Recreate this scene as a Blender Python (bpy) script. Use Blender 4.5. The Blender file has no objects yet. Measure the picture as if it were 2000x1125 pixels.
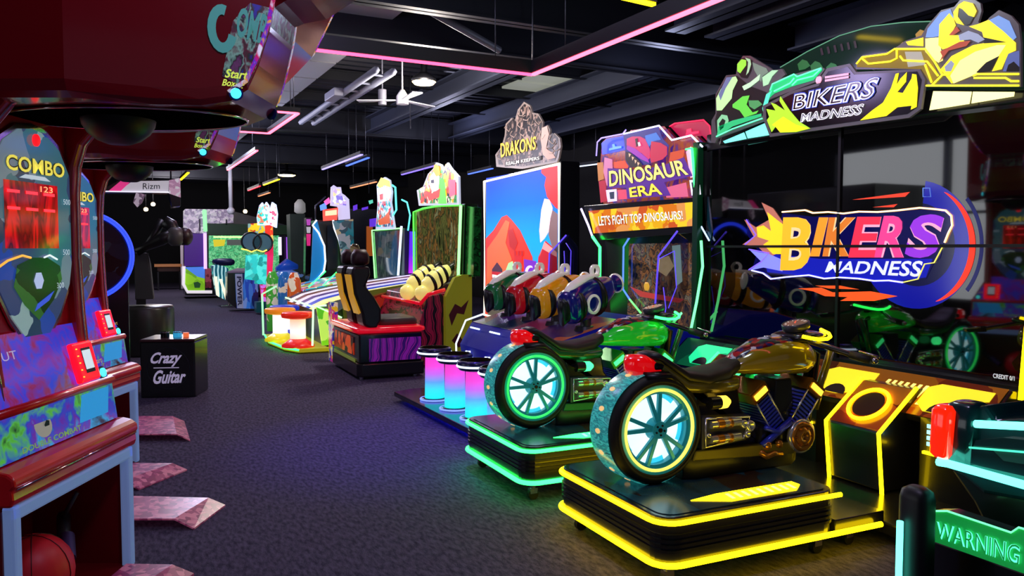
import bpy, bmesh, math, random
from math import sin, cos, pi, radians
from mathutils import Vector, Matrix, noise
R = random.Random(7)
SC = bpy.context.scene
COL = SC.collection
V = Vector
# ------------------------------------------------------------------ camera
F, YAW, H, PIT = 1550.0, radians(25.1), 1.6, math.atan(77.5/1550)
cam_d = bpy.data.cameras.new('camera'); cam = bpy.data.objects.new('camera', cam_d); COL.objects.link(cam)
cam_d.sensor_width = 36; cam_d.lens = 36*F/2000; cam_d.clip_start = .05; cam_d.clip_end = 300
cam.location = (0, 0, H); cam.rotation_euler = (pi/2-PIT, 0, -YAW)
SC.camera = cam
CR = V((cos(YAW), -sin(YAW), 0)); CF0 = V((sin(YAW), cos(YAW), 0)); CZ = V((0, 0, 1))
CF = CF0*cos(PIT)-CZ*sin(PIT); CU = CF0*sin(PIT)+CZ*cos(PIT); CC = V((0, 0, H))
def ray(px, py): return CF+CR*((px-1000)/F)-CU*((py-562.5)/F)
def onX(px, py, X): d = ray(px, py); return CC+d*(X/d.x)
def onY(px, py, Y): d = ray(px, py); return CC+d*(Y/d.y)
def onZ(px, py, Z): d = ray(px, py); return CC+d*((Z-H)/d.z)
# ------------------------------------------------------------------ world, light, exposure
w = bpy.data.worlds.new('world'); SC.world = w; w.use_nodes = True
w.node_tree.nodes['Background'].inputs[0].default_value = (.45, .5, .7, 1)
w.node_tree.nodes['Background'].inputs[1].default_value = .12
SC.view_settings.view_transform = 'Standard'; SC.view_settings.look = 'None'
SC.view_settings.exposure = 0; SC.view_settings.gamma = 1; SC.view_settings.use_curve_mapping = False
def point(name, loc, size, power, col):
    l = bpy.data.lights.new(name, 'POINT'); l.energy = power; l.color = col; l.shadow_soft_size = size
    o = bpy.data.objects.new(name, l); COL.objects.link(o); o.location = loc; return o
def area(name, loc, size, power, col, rot=(0, 0, 0), sizey=None):
    l = bpy.data.lights.new(name, 'AREA'); l.energy = power; l.color = col; l.size = size
    if sizey: l.shape = 'RECTANGLE'; l.size_y = sizey
    o = bpy.data.objects.new(name, l); COL.objects.link(o); o.location = loc; o.rotation_euler = rot; return o
# ------------------------------------------------------------------ materials
def lin(c):
    if isinstance(c, str):
        c = [int(c[i:i+2], 16)/255 for i in (0, 2, 4)]
        return tuple(((x+.055)/1.055)**2.4 if x > .04045 else x/12.92 for x in c)
    return tuple(c)
MATS = {}
def base(name):
    m = bpy.data.materials.new(name); m.use_nodes = True
    return m, m.node_tree, m.node_tree.nodes['Principled BSDF']
def pl(name, col, rough=.5, metal=0., coat=0., em=0., ecol=None, ior=1.5, alpha=1, trans=0):
    if name in MATS: return MATS[name]
    m, t, b = base(name); c = lin(col)
    b.inputs['Base Color'].default_value = (*c, 1); b.inputs['Roughness'].default_value = rough
    b.inputs['Metallic'].default_value = metal; b.inputs['Coat Weight'].default_value = coat
    b.inputs['Coat Roughness'].default_value = .08; b.inputs['IOR'].default_value = ior
    b.inputs['Transmission Weight'].default_value = trans
    if em:
        b.inputs['Emission Color'].default_value = (*lin(ecol or col), 1); b.inputs['Emission Strength'].default_value = em
    b.inputs['Alpha'].default_value = alpha
    MATS[name] = m; return m
def neon(name, col, glow=None, s=4.):
    """a lit tube: col = how it reads, glow = the colour it throws"""
    if name in MATS: return MATS[name]
    c = lin(col); g = lin(glow or col); mx = max(g)
    e = [max(a, s*x/mx) if x/mx > .55 else a for a, x in zip(c, g)]
    m, t, b = base(name); b.inputs['Base Color'].default_value = (.02, .02, .02, 1)
    b.inputs['Emission Color'].default_value = (*[x/max(e) for x in e], 1); b.inputs['Emission Strength'].default_value = max(e)
    MATS[name] = m; return m
def art(name, cols, scale=6., em=.8, seed=0, rough=.15, dist=1.5, stretch=(1, 1, 1), kind='vor'):
    """printed or back-lit artwork: warped patches of the given colours"""
    if name in MATS: return MATS[name]
    m, t, b = base(name); N = t.nodes; L = t.links
    tc = N.new('ShaderNodeTexCoord'); mp = N.new('ShaderNodeMapping'); L.new(tc.outputs['Object'], mp.inputs[0])
    mp.inputs['Location'].default_value = (seed*3.1, seed*1.7, seed*2.3); mp.inputs['Scale'].default_value = stretch
    nz = N.new('ShaderNodeTexNoise'); nz.inputs['Scale'].default_value = scale*.7; nz.inputs['Detail'].default_value = 3
    L.new(mp.outputs[0], nz.inputs['Vector'])
    mx = N.new('ShaderNodeVectorMath'); mx.operation = 'MULTIPLY_ADD'
    L.new(nz.outputs['Color'], mx.inputs[0]); mx.inputs[1].default_value = (dist/scale,)*3; L.new(mp.outputs[0], mx.inputs[2])
    if kind == 'vor':
        v = N.new('ShaderNodeTexVoronoi'); v.inputs['Scale'].default_value = scale; L.new(mx.outputs[0], v.inputs['Vector'])
        sp = N.new('ShaderNodeSeparateColor'); L.new(v.outputs['Color'], sp.inputs[0]); fac = sp.outputs[0]
    elif kind == 'wave':
        v = N.new('ShaderNodeTexWave'); v.inputs['Scale'].default_value = scale; v.inputs['Distortion'].default_value = dist*4
        v.inputs['Detail'].default_value = 1.5; L.new(mp.outputs[0], v.inputs['Vector']); fac = v.outputs['Fac']
    else:
        v = N.new('ShaderNodeTexNoise'); v.inputs['Scale'].default_value = scale; v.inputs['Detail'].default_value = 4
        L.new(mx.outputs[0], v.inputs['Vector']); mr = N.new('ShaderNodeMapRange'); L.new(v.outputs['Fac'], mr.inputs[0])
        mr.inputs[1].default_value = .3; mr.inputs[2].default_value = .7; fac = mr.outputs[0]
    cr = N.new('ShaderNodeValToRGB'); L.new(fac, cr.inputs[0]); cr.color_ramp.interpolation = 'LINEAR' if kind == 'noise' else 'CONSTANT'
    n = len(cols)
    while len(cr.color_ramp.elements) < n: cr.color_ramp.elements.new(.5)
    for i, c in enumerate(cols):
        cr.color_ramp.elements[i].position = i/n if kind != 'noise' else i/max(1, n-1)
    for i, c in enumerate(cols): cr.color_ramp.elements[i].color = (*lin(c), 1)
    L.new(cr.outputs[0], b.inputs['Base Color']); b.inputs['Roughness'].default_value = rough
    if em: L.new(cr.outputs[0], b.inputs['Emission Color']); b.inputs['Emission Strength'].default_value = em
    MATS[name] = m; return m
def ramp_mat(name, axis, z0, z1, cols, em=1., rough=.55):
    """colour running along one axis of the object"""
    if name in MATS: return MATS[name]
    m, t, b = base(name); N = t.nodes; L = t.links
    tc = N.new('ShaderNodeTexCoord'); sp = N.new('ShaderNodeSeparateXYZ'); L.new(tc.outputs['Object'], sp.inputs[0])
    mr = N.new('ShaderNodeMapRange'); L.new(sp.outputs['XYZ'.index(axis)], mr.inputs[0]); mr.inputs[1].default_value = z0; mr.inputs[2].default_value = z1
    cr = N.new('ShaderNodeValToRGB'); L.new(mr.outputs[0], cr.inputs[0])
    while len(cr.color_ramp.elements) < len(cols): cr.color_ramp.elements.new(.5)
    for i, c in enumerate(cols): cr.color_ramp.elements[i].position = i/(len(cols)-1)
    for i, c in enumerate(cols): cr.color_ramp.elements[i].color = (*lin(c), 1)
    L.new(cr.outputs[0], b.inputs['Base Color']); b.inputs['Roughness'].default_value = rough
    if em: L.new(cr.outputs[0], b.inputs['Emission Color']); b.inputs['Emission Strength'].default_value = em
    MATS[name] = m; return m
BLK = pl('black_plastic', '0d0d10', .35); SAT = pl('satin_black', '151519', .25, coat=.4); RUB = pl('rubber', '0a0a0b', .6)
STEEL = pl('steel', 'b0b0b8', .25, 1.); DKM = pl('dark_metal', '484a54', .35, .5); WHT = pl('white_plastic', 'dcdce4', .4)
N_CYG = neon('neon_cyan_green', '6affd8', '18ff9a', 8.); N_YEL = neon('neon_yellow', 'ffee22', 'ffd800', 8.)
N_PNK = neon('neon_pink', 'ffb8ec', 'ff40c0', 8.); N_WHT = neon('neon_white', 'eef4ff', 'cfe0ff', 2.); N_CYN = neon('neon_cyan', 'a8fff8', '30ffe0', 4.)
N_BLU = neon('neon_blue', '5060ff', '2020ff', 3.); N_PUR = neon('neon_purple', 'b090ff', '7030ff', 3.); N_RED = neon('neon_red', 'ff3050', 'ff1030', 3.)
def E(c, s=1.):
    """back-lit print or LED of one colour"""
    k = 'lit_%s_%g' % (c, s)
    return pl(k, c, .45, em=s)
# ------------------------------------------------------------------ mesh builder
_TX = {}
def text_mesh(s, shear=0., off=0.):
    k = (s, shear, off)
    if k not in _TX:
        c = bpy.data.curves.new('t', 'FONT'); c.body = s; c.size = 1; c.shear = shear; c.offset = off; c.resolution_u = 3
        o = bpy.data.objects.new('t', c); COL.objects.link(o)
        bpy.context.view_layer.update()
        me = bpy.data.meshes.new_from_object(o.evaluated_get(bpy.context.evaluated_depsgraph_get()))
        vs = [(v.co.x, v.co.y) for v in me.vertices]; fs = [tuple(p.vertices) for p in me.polygons]
        bpy.data.objects.remove(o); bpy.data.curves.remove(c); bpy.data.meshes.remove(me)
        x0 = min(v[0] for v in vs); x1 = max(v[0] for v in vs); y0 = min(v[1] for v in vs); y1 = max(v[1] for v in vs)
        _TX[k] = ([((x-x0)/(x1-x0), (y-y0)/(y1-y0)) for x, y in vs], fs)
    return _TX[k]
class B:
    def __init__(s, mat=None): s.v = []; s.f = []; s.fm = []; s.sm = []; s.mats = []; s.c = 0; s.T = Matrix(); (mat and s.mat(mat))
    def mat(s, m):
        if m not in s.mats: s.mats.append(m)
        s.c = s.mats.index(m); return s
    def add(s, vs, fs, smooth=False):
        n = len(s.v); s.v += [s.T @ V(p) for p in vs]
        for f in fs: s.f.append([n+i for i in f]); s.fm.append(s.c); s.sm.append(smooth)
        return s
    def box(s, x0, x1, y0, y1, z0, z1):
        return s.add([(x, y, z) for x in (x0, x1) for y in (y0, y1) for z in (z0, z1)],
                     [(0, 1, 3, 2), (4, 6, 7, 5), (0, 4, 5, 1), (2, 3, 7, 6), (0, 2, 6, 4), (1, 5, 7, 3)])
    def ext(s, pts, vec):
        """a planar polygon pushed out by vec"""
        pts = [V(p) for p in pts]; vec = V(vec); n = len(pts)
        return s.add(pts+[p+vec for p in pts], [tuple(range(n))[::-1], tuple(range(n, 2*n))]+[(i, (i+1) % n, n+(i+1) % n, n+i) for i in range(n)])
    def xz(s, pts, y0, y1): return s.ext([(x, y0, z) for x, z in pts], (0, y1-y0, 0))
    def yz(s, pts, x0, x1): return s.ext([(x0, y, z) for y, z in pts], (x1-x0, 0, 0))
    def xy(s, pts, z0, z1): return s.ext([(x, y, z0) for x, y in pts], (0, 0, z1-z0))
    def rings(s, rs, closed=False, cap=True, smooth=True):
        n = len(rs[0]); vs = [p for r in rs for p in r]; fs = []
        m = len(rs)
        for i in range(m if closed else m-1):
            for j in range(n):
                a = i*n+j; b_ = i*n+(j+1) % n; c = ((i+1) % m)*n+(j+1) % n; d = ((i+1) % m)*n+j
                fs.append((a, b_, c, d))
        if cap and not closed: fs += [tuple(range(n))[::-1], tuple(range((m-1)*n, m*n))]
        return s.add(vs, fs, smooth)
    def tube(s, path, r, n=8, closed=False):
        P = [V(p) for p in path]; m = len(P); rr = r if isinstance(r, (list, tuple)) else [r]*m; rs = []
        up = None
        for i in range(m):
            a = P[i-1] if (i or closed) else P[0]; b_ = P[(i+1) % m] if (i < m-1 or closed) else P[-1]
            t = (b_-a).normalized()
            if t.length < .5: t = V((0, 0, 1))
            if up is None: up = V((0, 0, 1)) if abs(t.z) < .9 else V((0, 1, 0))
            u = t.cross(up)
            if u.length < .05: u = t.orthogonal()
            u.normalize(); w_ = u.cross(t).normalized()
            up = w_
            rs.append([P[i]+(u*cos(2*pi*k/n)+w_*sin(2*pi*k/n))*rr[i] for k in range(n)])
        return s.rings(rs, closed)
    def cyl(s, p0, p1, r0, r1=None, n=20):
        r1 = r0 if r1 is None else r1; p0 = V(p0); p1 = V(p1); t = (p1-p0).normalized(); u = t.orthogonal().normalized(); w_ = t.cross(u)
        a = [p0+(u*cos(2*pi*k/n)+w_*sin(2*pi*k/n))*r0 for k in range(n)]; b_ = [p1+(u*cos(2*pi*k/n)+w_*sin(2*pi*k/n))*r1 for k in range(n)]
        s.add(a+b_, [(k, (k+1) % n, n+(k+1) % n, n+k) for k in range(n)], True)
        s.add(a, [tuple(range(n))[::-1]]); return s.add(b_, [tuple(range(n))])
    def lathe(s, prof, c, ax='Z', n=32, cap=True):
        """prof = [(radius, height)] about an axis through c"""
        c = V(c); rs = []
        for r, h in prof:
            ring = []
            for k in range(n):
                a = 2*pi*k/n
                p = {'Z': (r*cos(a), r*sin(a), h), 'Y': (r*cos(a), h, r*sin(a)), 'X': (h, r*cos(a), r*sin(a))}[ax]
                ring.append(c+V(p))
            rs.append(ring)
        return s.rings(rs, cap=cap)
    def ball(s, c, r, n=16, sc=(1, 1, 1)):
        rs = []
        for i in range(1, n//2):
            a = pi*i/(n//2); rs.append([V(c)+V((r*sc[0]*sin(a)*cos(2*pi*k/n), r*sc[1]*sin(a)*sin(2*pi*k/n), -r*sc[2]*cos(a))) for k in range(n)])
        return s.rings(rs)
    def loft(s, secs, n=20, p=2.4, ax='X'):
        """secs = (x, y, z, half width, half height): rounded sections along an axis"""
        rs = []
        for x, y, z, a, b_ in secs:
            ring = []
            for k in range(n):
                t = 2*pi*k/n; cy = abs(cos(t))**(2/p)*(1 if cos(t) >= 0 else -1); cz = abs(sin(t))**(2/p)*(1 if sin(t) >= 0 else -1)
                ring.append(V((x, y+a*cy, z+b_*cz)) if ax == 'X' else V((x+a*cy, y, z+b_*cz)) if ax == 'Y' else V((x+a*cy, y+b_*cz, z)))
            rs.append(ring)
        return s.rings(rs)
    def quad_text(s, t, q, vec, shear=0., off=0.):
        """text fitted into the quad q (bottom left, bottom right, top right, top left), raised by vec"""
        vs, fs = text_mesh(t, shear, off); q = [V(p) for p in q]; vec = V(vec)
        P = [(q[0]*(1-x)+q[1]*x)*(1-y)+(q[3]*(1-x)+q[2]*x)*y for x, y in vs]
        s.add([p+vec for p in P], fs); return s
    def build(s, name, parent=None, bevel=0., local=False, smooth=False, seg=2):
        me = bpy.data.meshes.new(name)
        root = parent
        while root is not None and root.parent: root = root.parent
        vs = s.v
        if root is not None and not local:
            inv = (Matrix.Translation(root.location) @ root.rotation_euler.to_matrix().to_4x4()).inverted(); vs = [inv @ p for p in vs]
        me.from_pydata([tuple(p) for p in vs], [], s.f)
        for m in s.mats: me.materials.append(m)
        me.polygons.foreach_set('material_index', s.fm); me.polygons.foreach_set('use_smooth', [smooth or x for x in s.sm]); me.update()
        bm = bmesh.new(); bm.from_mesh(me); bmesh.ops.recalc_face_normals(bm, faces=bm.faces); bm.to_mesh(me); bm.free()
        o = bpy.data.objects.new(name, me); COL.objects.link(o)
        if parent is not None: o.parent = parent
        if bevel:
            b_ = o.modifiers.new('bevel', 'BEVEL'); b_.width = bevel; b_.segments = seg; b_.limit_method = 'ANGLE'; b_.angle_limit = .7
        return o
def thing(name, label, cat, loc, rz=0., group=None):
    o = bpy.data.objects.new(name, None); COL.objects.link(o); o.location = loc; o.rotation_euler = (0, 0, rz); o.empty_display_size = .1
    o['label'] = label; o['category'] = cat
    if group: o['group'] = group
    return o
def tag(o, label, cat, group=None, kind=None):
    o['label'] = label; o['category'] = cat
    if group: o['group'] = group
    if kind: o['kind'] = kind
    return o
def struct(o): o['kind'] = 'structure'; return o
def lab(o, s): o['label'] = s; return o
def copy_tree(o, parent=None):
    c = o.copy(); COL.objects.link(c); c.parent = parent
    for ch in list(o.children): copy_tree(ch, c)
    return c
def rect(p, w_, h, U, W):
    p, U, W = V(p), V(U), V(W); return [p, p+U*w_, p+U*w_+W*h, p+W*h]
def arcpts(c, r, a0, a1, n, U=(1, 0, 0), W=(0, 0, 1), r2=None):
    c, U, W = V(c), V(U), V(W); r2 = r2 or r
    return [c+U*(r*cos(radians(a0+(a1-a0)*i/n)))+W*(r2*sin(radians(a0+(a1-a0)*i/n))) for i in range(n+1)]
def band(b, outer, inner, vec):
    """ribbon between two point rows"""
    vec = V(vec); n = len(outer)
    vs = [p+vec for p in outer]+[p+vec for p in inner]
    return b.add(vs, [(i, i+1, n+i+1, n+i) for i in range(n-1)])
# ================================================================== the room
def carpet():
    m, t, b = base('carpet'); N = t.nodes; L = t.links
    tc = N.new('ShaderNodeTexCoord'); n1 = N.new('ShaderNodeTexNoise'); n1.inputs['Scale'].default_value = 45; n1.inputs['Detail'].default_value = 3
    mp = N.new('ShaderNodeMapping'); mp.inputs['Scale'].default_value = (1, .35, 1); mp.inputs['Rotation'].default_value = (0, 0, .5)
    L.new(tc.outputs['Object'], mp.inputs[0]); L.new(mp.outputs[0], n1.inputs['Vector'])
    n2 = N.new('ShaderNodeTexNoise'); n2.inputs['Scale'].default_value = 260; L.new(tc.outputs['Object'], n2.inputs['Vector'])
    ad = N.new('ShaderNodeMath'); ad.operation = 'ADD'; L.new(n1.outputs['Fac'], ad.inputs[0]); L.new(n2.outputs['Fac'], ad.inputs[1])
    mr = N.new('ShaderNodeMapRange'); L.new(ad.outputs[0], mr.inputs[0]); mr.inputs[1].default_value = .8; mr.inputs[2].default_value = 1.2
    cr = N.new('ShaderNodeValToRGB'); L.new(mr.outputs[0], cr.inputs[0])
    cr.color_ramp.elements[0].color = (.038, .032, .062, 1); cr.color_ramp.elements[1].color = (.14, .12, .2, 1)
    L.new(cr.outputs[0], b.inputs['Base Color']); b.inputs['Roughness'].default_value = .95
    b.inputs['Specular IOR Level'].default_value = .15
    bp = N.new('ShaderNodeBump'); bp.inputs['Strength'].default_value = .5; bp.inputs['Distance'].default_value = .01
    L.new(ad.outputs[0], bp.inputs['Height']); L.new(bp.outputs[0], b.inputs['Normal'])
    return m
struct(B(carpet()).box(-6, 10, -5, 40, -.1, 0).build('floor'))
WALLD = pl('dark_wall_paint', '0b0b10', .8)
struct(B(WALLD).box(10, 10.2, -5, 40, 0, 5.2).build('wall_right'))
struct(B(WALLD).box(-6, 10, 40, 40.2, 0, 5.2).build('wall_back'))
b = B(WALLD)
b.box(-6.2, -6, -5, 40, 0, .5); b.box(-6.2, -6, -5, 40, 3.9, 5.2); b.box(-6.2, -6, -5, 2.5, .5, 3.9); b.box(-6.2, -6, 14, 40, .5, 3.9)
struct(b.build('wall_left'))
DAY = pl('frosted_daylight_glass', 'c8ccd0', .5, em=1.7)
for i in range(4):
    y = 2.5+i*2.9
    f = struct(B(DKM).box(-6.1, -5.95, y, y+.06, .5, 3.9).box(-6.1, -5.95, y+2.84, y+2.9, .5, 3.9).box(-6.1, -5.95, y, y+2.9, .5, .56).box(-6.1, -5.95, y, y+2.9, 3.84, 3.9).box(-6.1, -5.95, y, y+2.9, 2.3, 2.36).build('window_%d' % (i+1)))
    B(DAY).box(-6.12, -6.08, y+.03, y+2.87, .53, 3.87).build('pane', f)
# ceiling, turned 2.2 degrees against the rows of machines
CR2 = Matrix.Rotation(radians(2.2), 4, 'Z')
def C2(p): return CR2.inverted() @ V(p)       # world -> ceiling frame
DECK = pl('ribbed_steel_deck', '1c1e2c', .5, .1); BEAM = pl('grey_steel_beam', '444a5c', .5, .1); DARKB = pl('dark_steel', '1e2029', .5, .1)
b = B(DECK); b.T = CR2
prof = []
for i in range(150):
    y = -6+i*.31; prof += [(y, 4.72), (y+.12, 4.72), (y+.16, 4.64), (y+.27, 4.64)]
vs = []
for x in (-9, 13): vs += [(x, y, z) for y, z in prof]
n = len(prof); b.add(vs, [(i, i+1, n+i+1, n+i) for i in range(n-1)])
b.box(-9, 13, -6, 41, 4.8, 4.9)
struct(b.build('ceiling'))
def iy(x, y0, y1, z, name='beam', hgt=.34, wd=.22, mat=BEAM, lb='', grp='roof beams running along the hall'):
    b = B(mat); b.T = CR2
    b.box(x-wd/2, x+wd/2, y0, y1, z, z+.025); b.box(x-wd/2, x+wd/2, y0, y1, z+hgt-.025, z+hgt); b.box(x-.015, x+.015, y0, y1, z, z+hgt)
    return struct(b.build(name))
def ix(y, x0, x1, z, name='beam', hgt=.4, wd=.2, mat=DARKB):
    b = B(mat); b.T = CR2
    b.box(x0, x1, y-wd/2, y+wd/2, z, z+.025); b.box(x0, x1, y-wd/2, y+wd/2, z+hgt-.025, z+hgt); b.box(x0, x1, y-.015, y+.015, z, z+hgt)
    return struct(b.build(name))
k = 0
for (px, py, y0, y1) in ((960, 160, 9.6, 17.2), (1180, 180, 9.6, 17.2), (1390, 190, 8.4, 17.2), (1500, 40, 2, 7.6), (1330, 60, 2, 7.6), (1700, 60, 2, 7.6), (700, 90, -1, 7.6)):
    p = C2(onZ(px, py, 4.15)); k += 1; iy(p.x, y0, y1, 4.15, 'trim_%d' % k, wd=.3)
for y in (8.0, 9.4, 17.4, 24, 31):
    k += 1; ix(y, -8, 12, 4.1, 'trim_%d' % k, hgt=.5)
for y in (11.5, 13.5, 15.5, 20, 22, 26, 28.5):
    k += 1; ix(y, -8, 12, 4.45, 'trim_%d' % k, hgt=.18, wd=.08)
# row of smooth grey roof panels down the left
GP = pl('smooth_grey_roof_panel', 'b4b4b8', .7)
p = C2(onZ(690, 120, 4.35))
b = B(GP); b.T = CR2
for i in range(16):
    y = 2+i*1.25; b.box(p.x-2.6, p.x-.15, y, y+1.17, 4.38, 4.42)
k += 1; struct(b.build('trim_%d' % k))
SKY = pl('skylight_panel', 'b8bcae', .5, em=.42)
for (q0, q1) in (((925, 178), (1062, 200)),):
    a = C2(onZ(930, 205, 4.5)); c = C2(onZ(1062, 182, 4.5)); b = B(SKY); b.T = CR2
    b.box(a.x-.1, a.x+1.0, 11.6, 12.6, 4.58, 4.62); b.box(a.x-.1, a.x+1.0, 12.75, 13.4, 4.58, 4.62); struct(b.build('window_5'))
# duct rail with box, brace, pole
RAIL = pl('galvanised_rail', '9094a8', .6, .0)
a, c = onZ(600, 240, 4.0), onZ(752, 138, 4.0)
d = (c-a).normalized(); sd = d.cross(CZ)
t = thing('cable_tray', 'grey double metal rail running under the roof beside the grey panels', 'cable tray', a.lerp(c, .5))
for s_ in (-.12, .12): B(RAIL).tube([a+sd*s_, c+sd*s_], .05, 6).build('rail', t)
b = B(RAIL)
for i in range(8): m_ = a.lerp(c, (i+.5)/8); b.tube([m_+sd*.12, m_-sd*.12], .02, 5)
b.build('cross_bar', t)
m_ = a.lerp(c, .62); bb = B(pl('light_grey_box', '9a9cae', .5)); bb.T = Matrix.Translation(m_+sd*.24) @ Matrix.Rotation(radians(2), 4, 'Z'); bb.box(-.07, .07, -.3, .3, -.08, .04); bb.build('junction_box', t, bevel=.01)
a, c = onZ(785, -10, 4.3), onZ(975, 98, 4.0)
tag(B(pl('brace_grey', '6a6c74', .5)).tube([a, c], .045, 8).build('roof_brace'), 'grey diagonal steel brace crossing the dark roof above the pink light', 'brace')
a = onY(450, 352, 25); c = onY(452, 412, 25)
tag(B(pl('pole_grey', 'c4c4cc', .4)).tube([(a.x, 25, 4.6), (a.x, 25, c.z)], .06, 8).ball((a.x, 25, c.z), .12, 10).build('hanging_pole'), 'white pole hanging from the roof above the purple and green cabinet', 'pole')
# hanging rods
RODM = pl('thin_rod', '55565e', .4, .5)
for (px, y, z) in ((1040, 7.7, 3.45), (857, 17.3, 3.45), (802, 13.5, 3.7), (828, 17.3, 3.2), (886, 17.3, 3.3), (720, 20, 3), (640, 24, 3), (545, 24, 3.1)):
    q = onY(px, 300, y)
    tag(B(RODM).tube([(q.x, y, 4.7), (q.x, y, z)], .008, 5).build('hanging_rod'), 'thin metal rod hanging down from the dark roof', 'rod', 'thin rods hanging from the roof')
# ---- LED light strips
CH = pl('black_light_channel', '161418', .6)
def led(p0, p1, mat, lb, w_=.045, fascia=.0, t=None, name='led_strip_light'):
    p0, p1 = V(p0), V(p1); d = (p1-p0).normalized(); sd = d.cross(CZ).normalized()
    if t is None: t = thing(name, lb, 'light', p0.lerp(p1, .5))
    q = [p0-sd*w_/2, p1-sd*w_/2, p1+sd*w_/2, p0+sd*w_/2]
    B(mat).ext(q, (0, 0, .02)).build('light_diffuser', t)
    q = [p0-sd*w_*.8, p1-sd*w_*.8, p1+sd*w_*.8, p0+sd*w_*.8]
    B(CH).ext([v+V((0, 0, .021)) for v in q], (0, 0, .06+fascia)).build('channel', t)
    b = B(RODM); L_ = (p1-p0).length
    for k in (.12, .88) if L_ > .6 else (.5,):
        q = p0.lerp(p1, k); b.tube([(q.x, q.y, q.z+.08), (q.x, q.y, 4.63)], .006, 5)
    b.build('suspension_wire', t)
    return t
c0 = onZ(1040, 148, 3.4); al = CR2 @ V((0, 1, 0)); ac = CR2 @ V((1, 0, 0))
t = thing('led_frame_light', 'large pink light strip frame turning a corner above the portrait screen', 'light', c0)
led(c0, c0-al*5.5, N_PNK, '', t=t, fascia=.07); led(c0, c0-ac*3.6, neon('neon_pink_dim', 'ff8ad8', 'ff30b0', 5.), '', t=t, fascia=.07)
c1 = onZ(525, 262, 3.4)
t = thing('led_frame_light', 'small pink zigzag light strip beside the grey rail', 'light', c1)
led(c1, c1+al*0-ac*1.2, N_PNK, '', t=t); led(c1, c1-al*2.1, N_PNK, '', t=t); led(c1-al*2.1, c1-al*2.1-ac*.8, N_PNK, '', t=t)
for (a, c, m, lb) in (
    ((445, 333), (502, 295), N_PNK, 'pink violet light strip left of the first row of rails'),
    ((630, 332), (707, 303), neon('neon_lilac', 'd8c8ff', 'b090ff', 2.5), 'long pale lilac light strip above the tall white and red topper'),
    ((677, 325), (720, 309), neon('neon_skyblue', '70a0ff', '3070ff', 2.5), 'short blue light strip beside the long lilac one'),
    ((785, 342), (852, 324), N_PUR, 'purple light strip above the green framed screen'),
    ((915, 341), (962, 330), neon('neon_skyblue', '70a0ff', '3070ff', 2.5), 'blue light strip just left of the portrait screen'),
    ((685, 368), (735, 356), neon('neon_orange', 'ffc080', 'ff9030', 2.), 'long orange light strip behind the clown toppers'),
    ((515, 362), (545, 351), N_YEL, 'short yellow light strip far down the hall'),
    ((485, 373), (508, 364), N_RED, 'short red light strip far down the hall'),
    ((505, 384), (527, 377), neon('neon_orange', 'ffc080', 'ff9030', 2.), 'short orange light strip lowest and farthest down the hall'),
    ((1115, 328), (1170, 321), N_WHT, 'white light strip between the portrait screen and the dinosaur sign'),
    ((1190, -8), (1277, 12), N_YEL, 'yellow light strip at the top edge above the pink frame'),
    ((353, 352), (368, 338), N_YEL, 'short yellow light strip right of the white name sign')):
    led(onZ(*a, 3.4), onZ(*c, 3.4), m, lb)
# ---- round lamps and ceiling fan
def round_lamp(p, r, lb, s=7):
    t = thing('round_ceiling_lamp', lb, 'lamp', p)
    B(pl('warm_lamp_glass', 'fff0c0', .3, em=s, ecol='ffdc90')).lathe([(.001, -.04), (r*.8, -.035), (r, 0), (r, .01)], p, n=24).build('diffuser', t)
    B(BLK).lathe([(r*1.06, .0), (r*1.06, .05), (r*.5, .12), (.05, .14), (.05, 4.65-p.z)], p, n=24).build('housing', t)
round_lamp(onZ(828, 160, 4.0), .17, 'bright round warm lamp nearest the ceiling fan', 14)
round_lamp(onZ(560, 342, 4.0), .28, 'round warm lamp far down the hall above the carnival toppers', 8)
for i, (px, py) in enumerate(((299, 399), (285, 409), (479, 413))):
    p = onY(px, py, 30)
    t = thing('wall_spotlight', ('small glowing spotlight, the higher of the pair left of the black figure', 'small glowing spotlight, the lower of the pair left of the black figure', 'small glowing spotlight above the green game cabinet')[i], 'lamp', p)
    B(pl('spot_glass', 'ffe8b8', .3, em=12, ecol='ffdca0')).ball(p, .07, 12).build('bulb', t)
    B(BLK).cyl(p+V((0, .03, 0)), p+V((0, .2, .06)), .09, .05).cyl(p+V((0, .2, .06)), (p.x, p.y+.2, 4.5), .012, n=6).build('housing', t)
p = onZ(786, 197, 3.75)
t = thing('ceiling_fan', 'white three bladed ceiling fan on a rod beside the round lamp', 'fan', p)
FW = pl('fan_white', 'b8b8c4', .4)
B(FW).cyl(p+V((0, 0, -.05)), p+V((0, 0, .06)), .09).lathe([(.09, .06), (.03, .16)], p).build('motor', t)
B(FW).cyl(p+V((0, 0, .1)), (p.x, p.y, 4.66), .012, n=8).build('rod', t)
for a in (176, 296, 56):
    d = CR*cos(radians(a))+CF0*sin(radians(a)); sd = d.cross(CZ)
    B(FW).ext([p+d*.08-sd*.03, p+d*.66-sd*.075, p+d*.66+sd*.075, p+d*.08+sd*.04], (0, 0, .014)).build('blade', t)
p = onZ(747, 205, 3.7); tag(B(pl('speaker_grey', '70707c', .5)).cyl(p, p+V((0, 0, .22)), .06).cyl(p+V((0, 0, .2)), (p.x, p.y, 4.6), .01, n=6).build('pendant_speaker'), 'small grey cylinder hanging from the roof below the fan', 'speaker')
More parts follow.
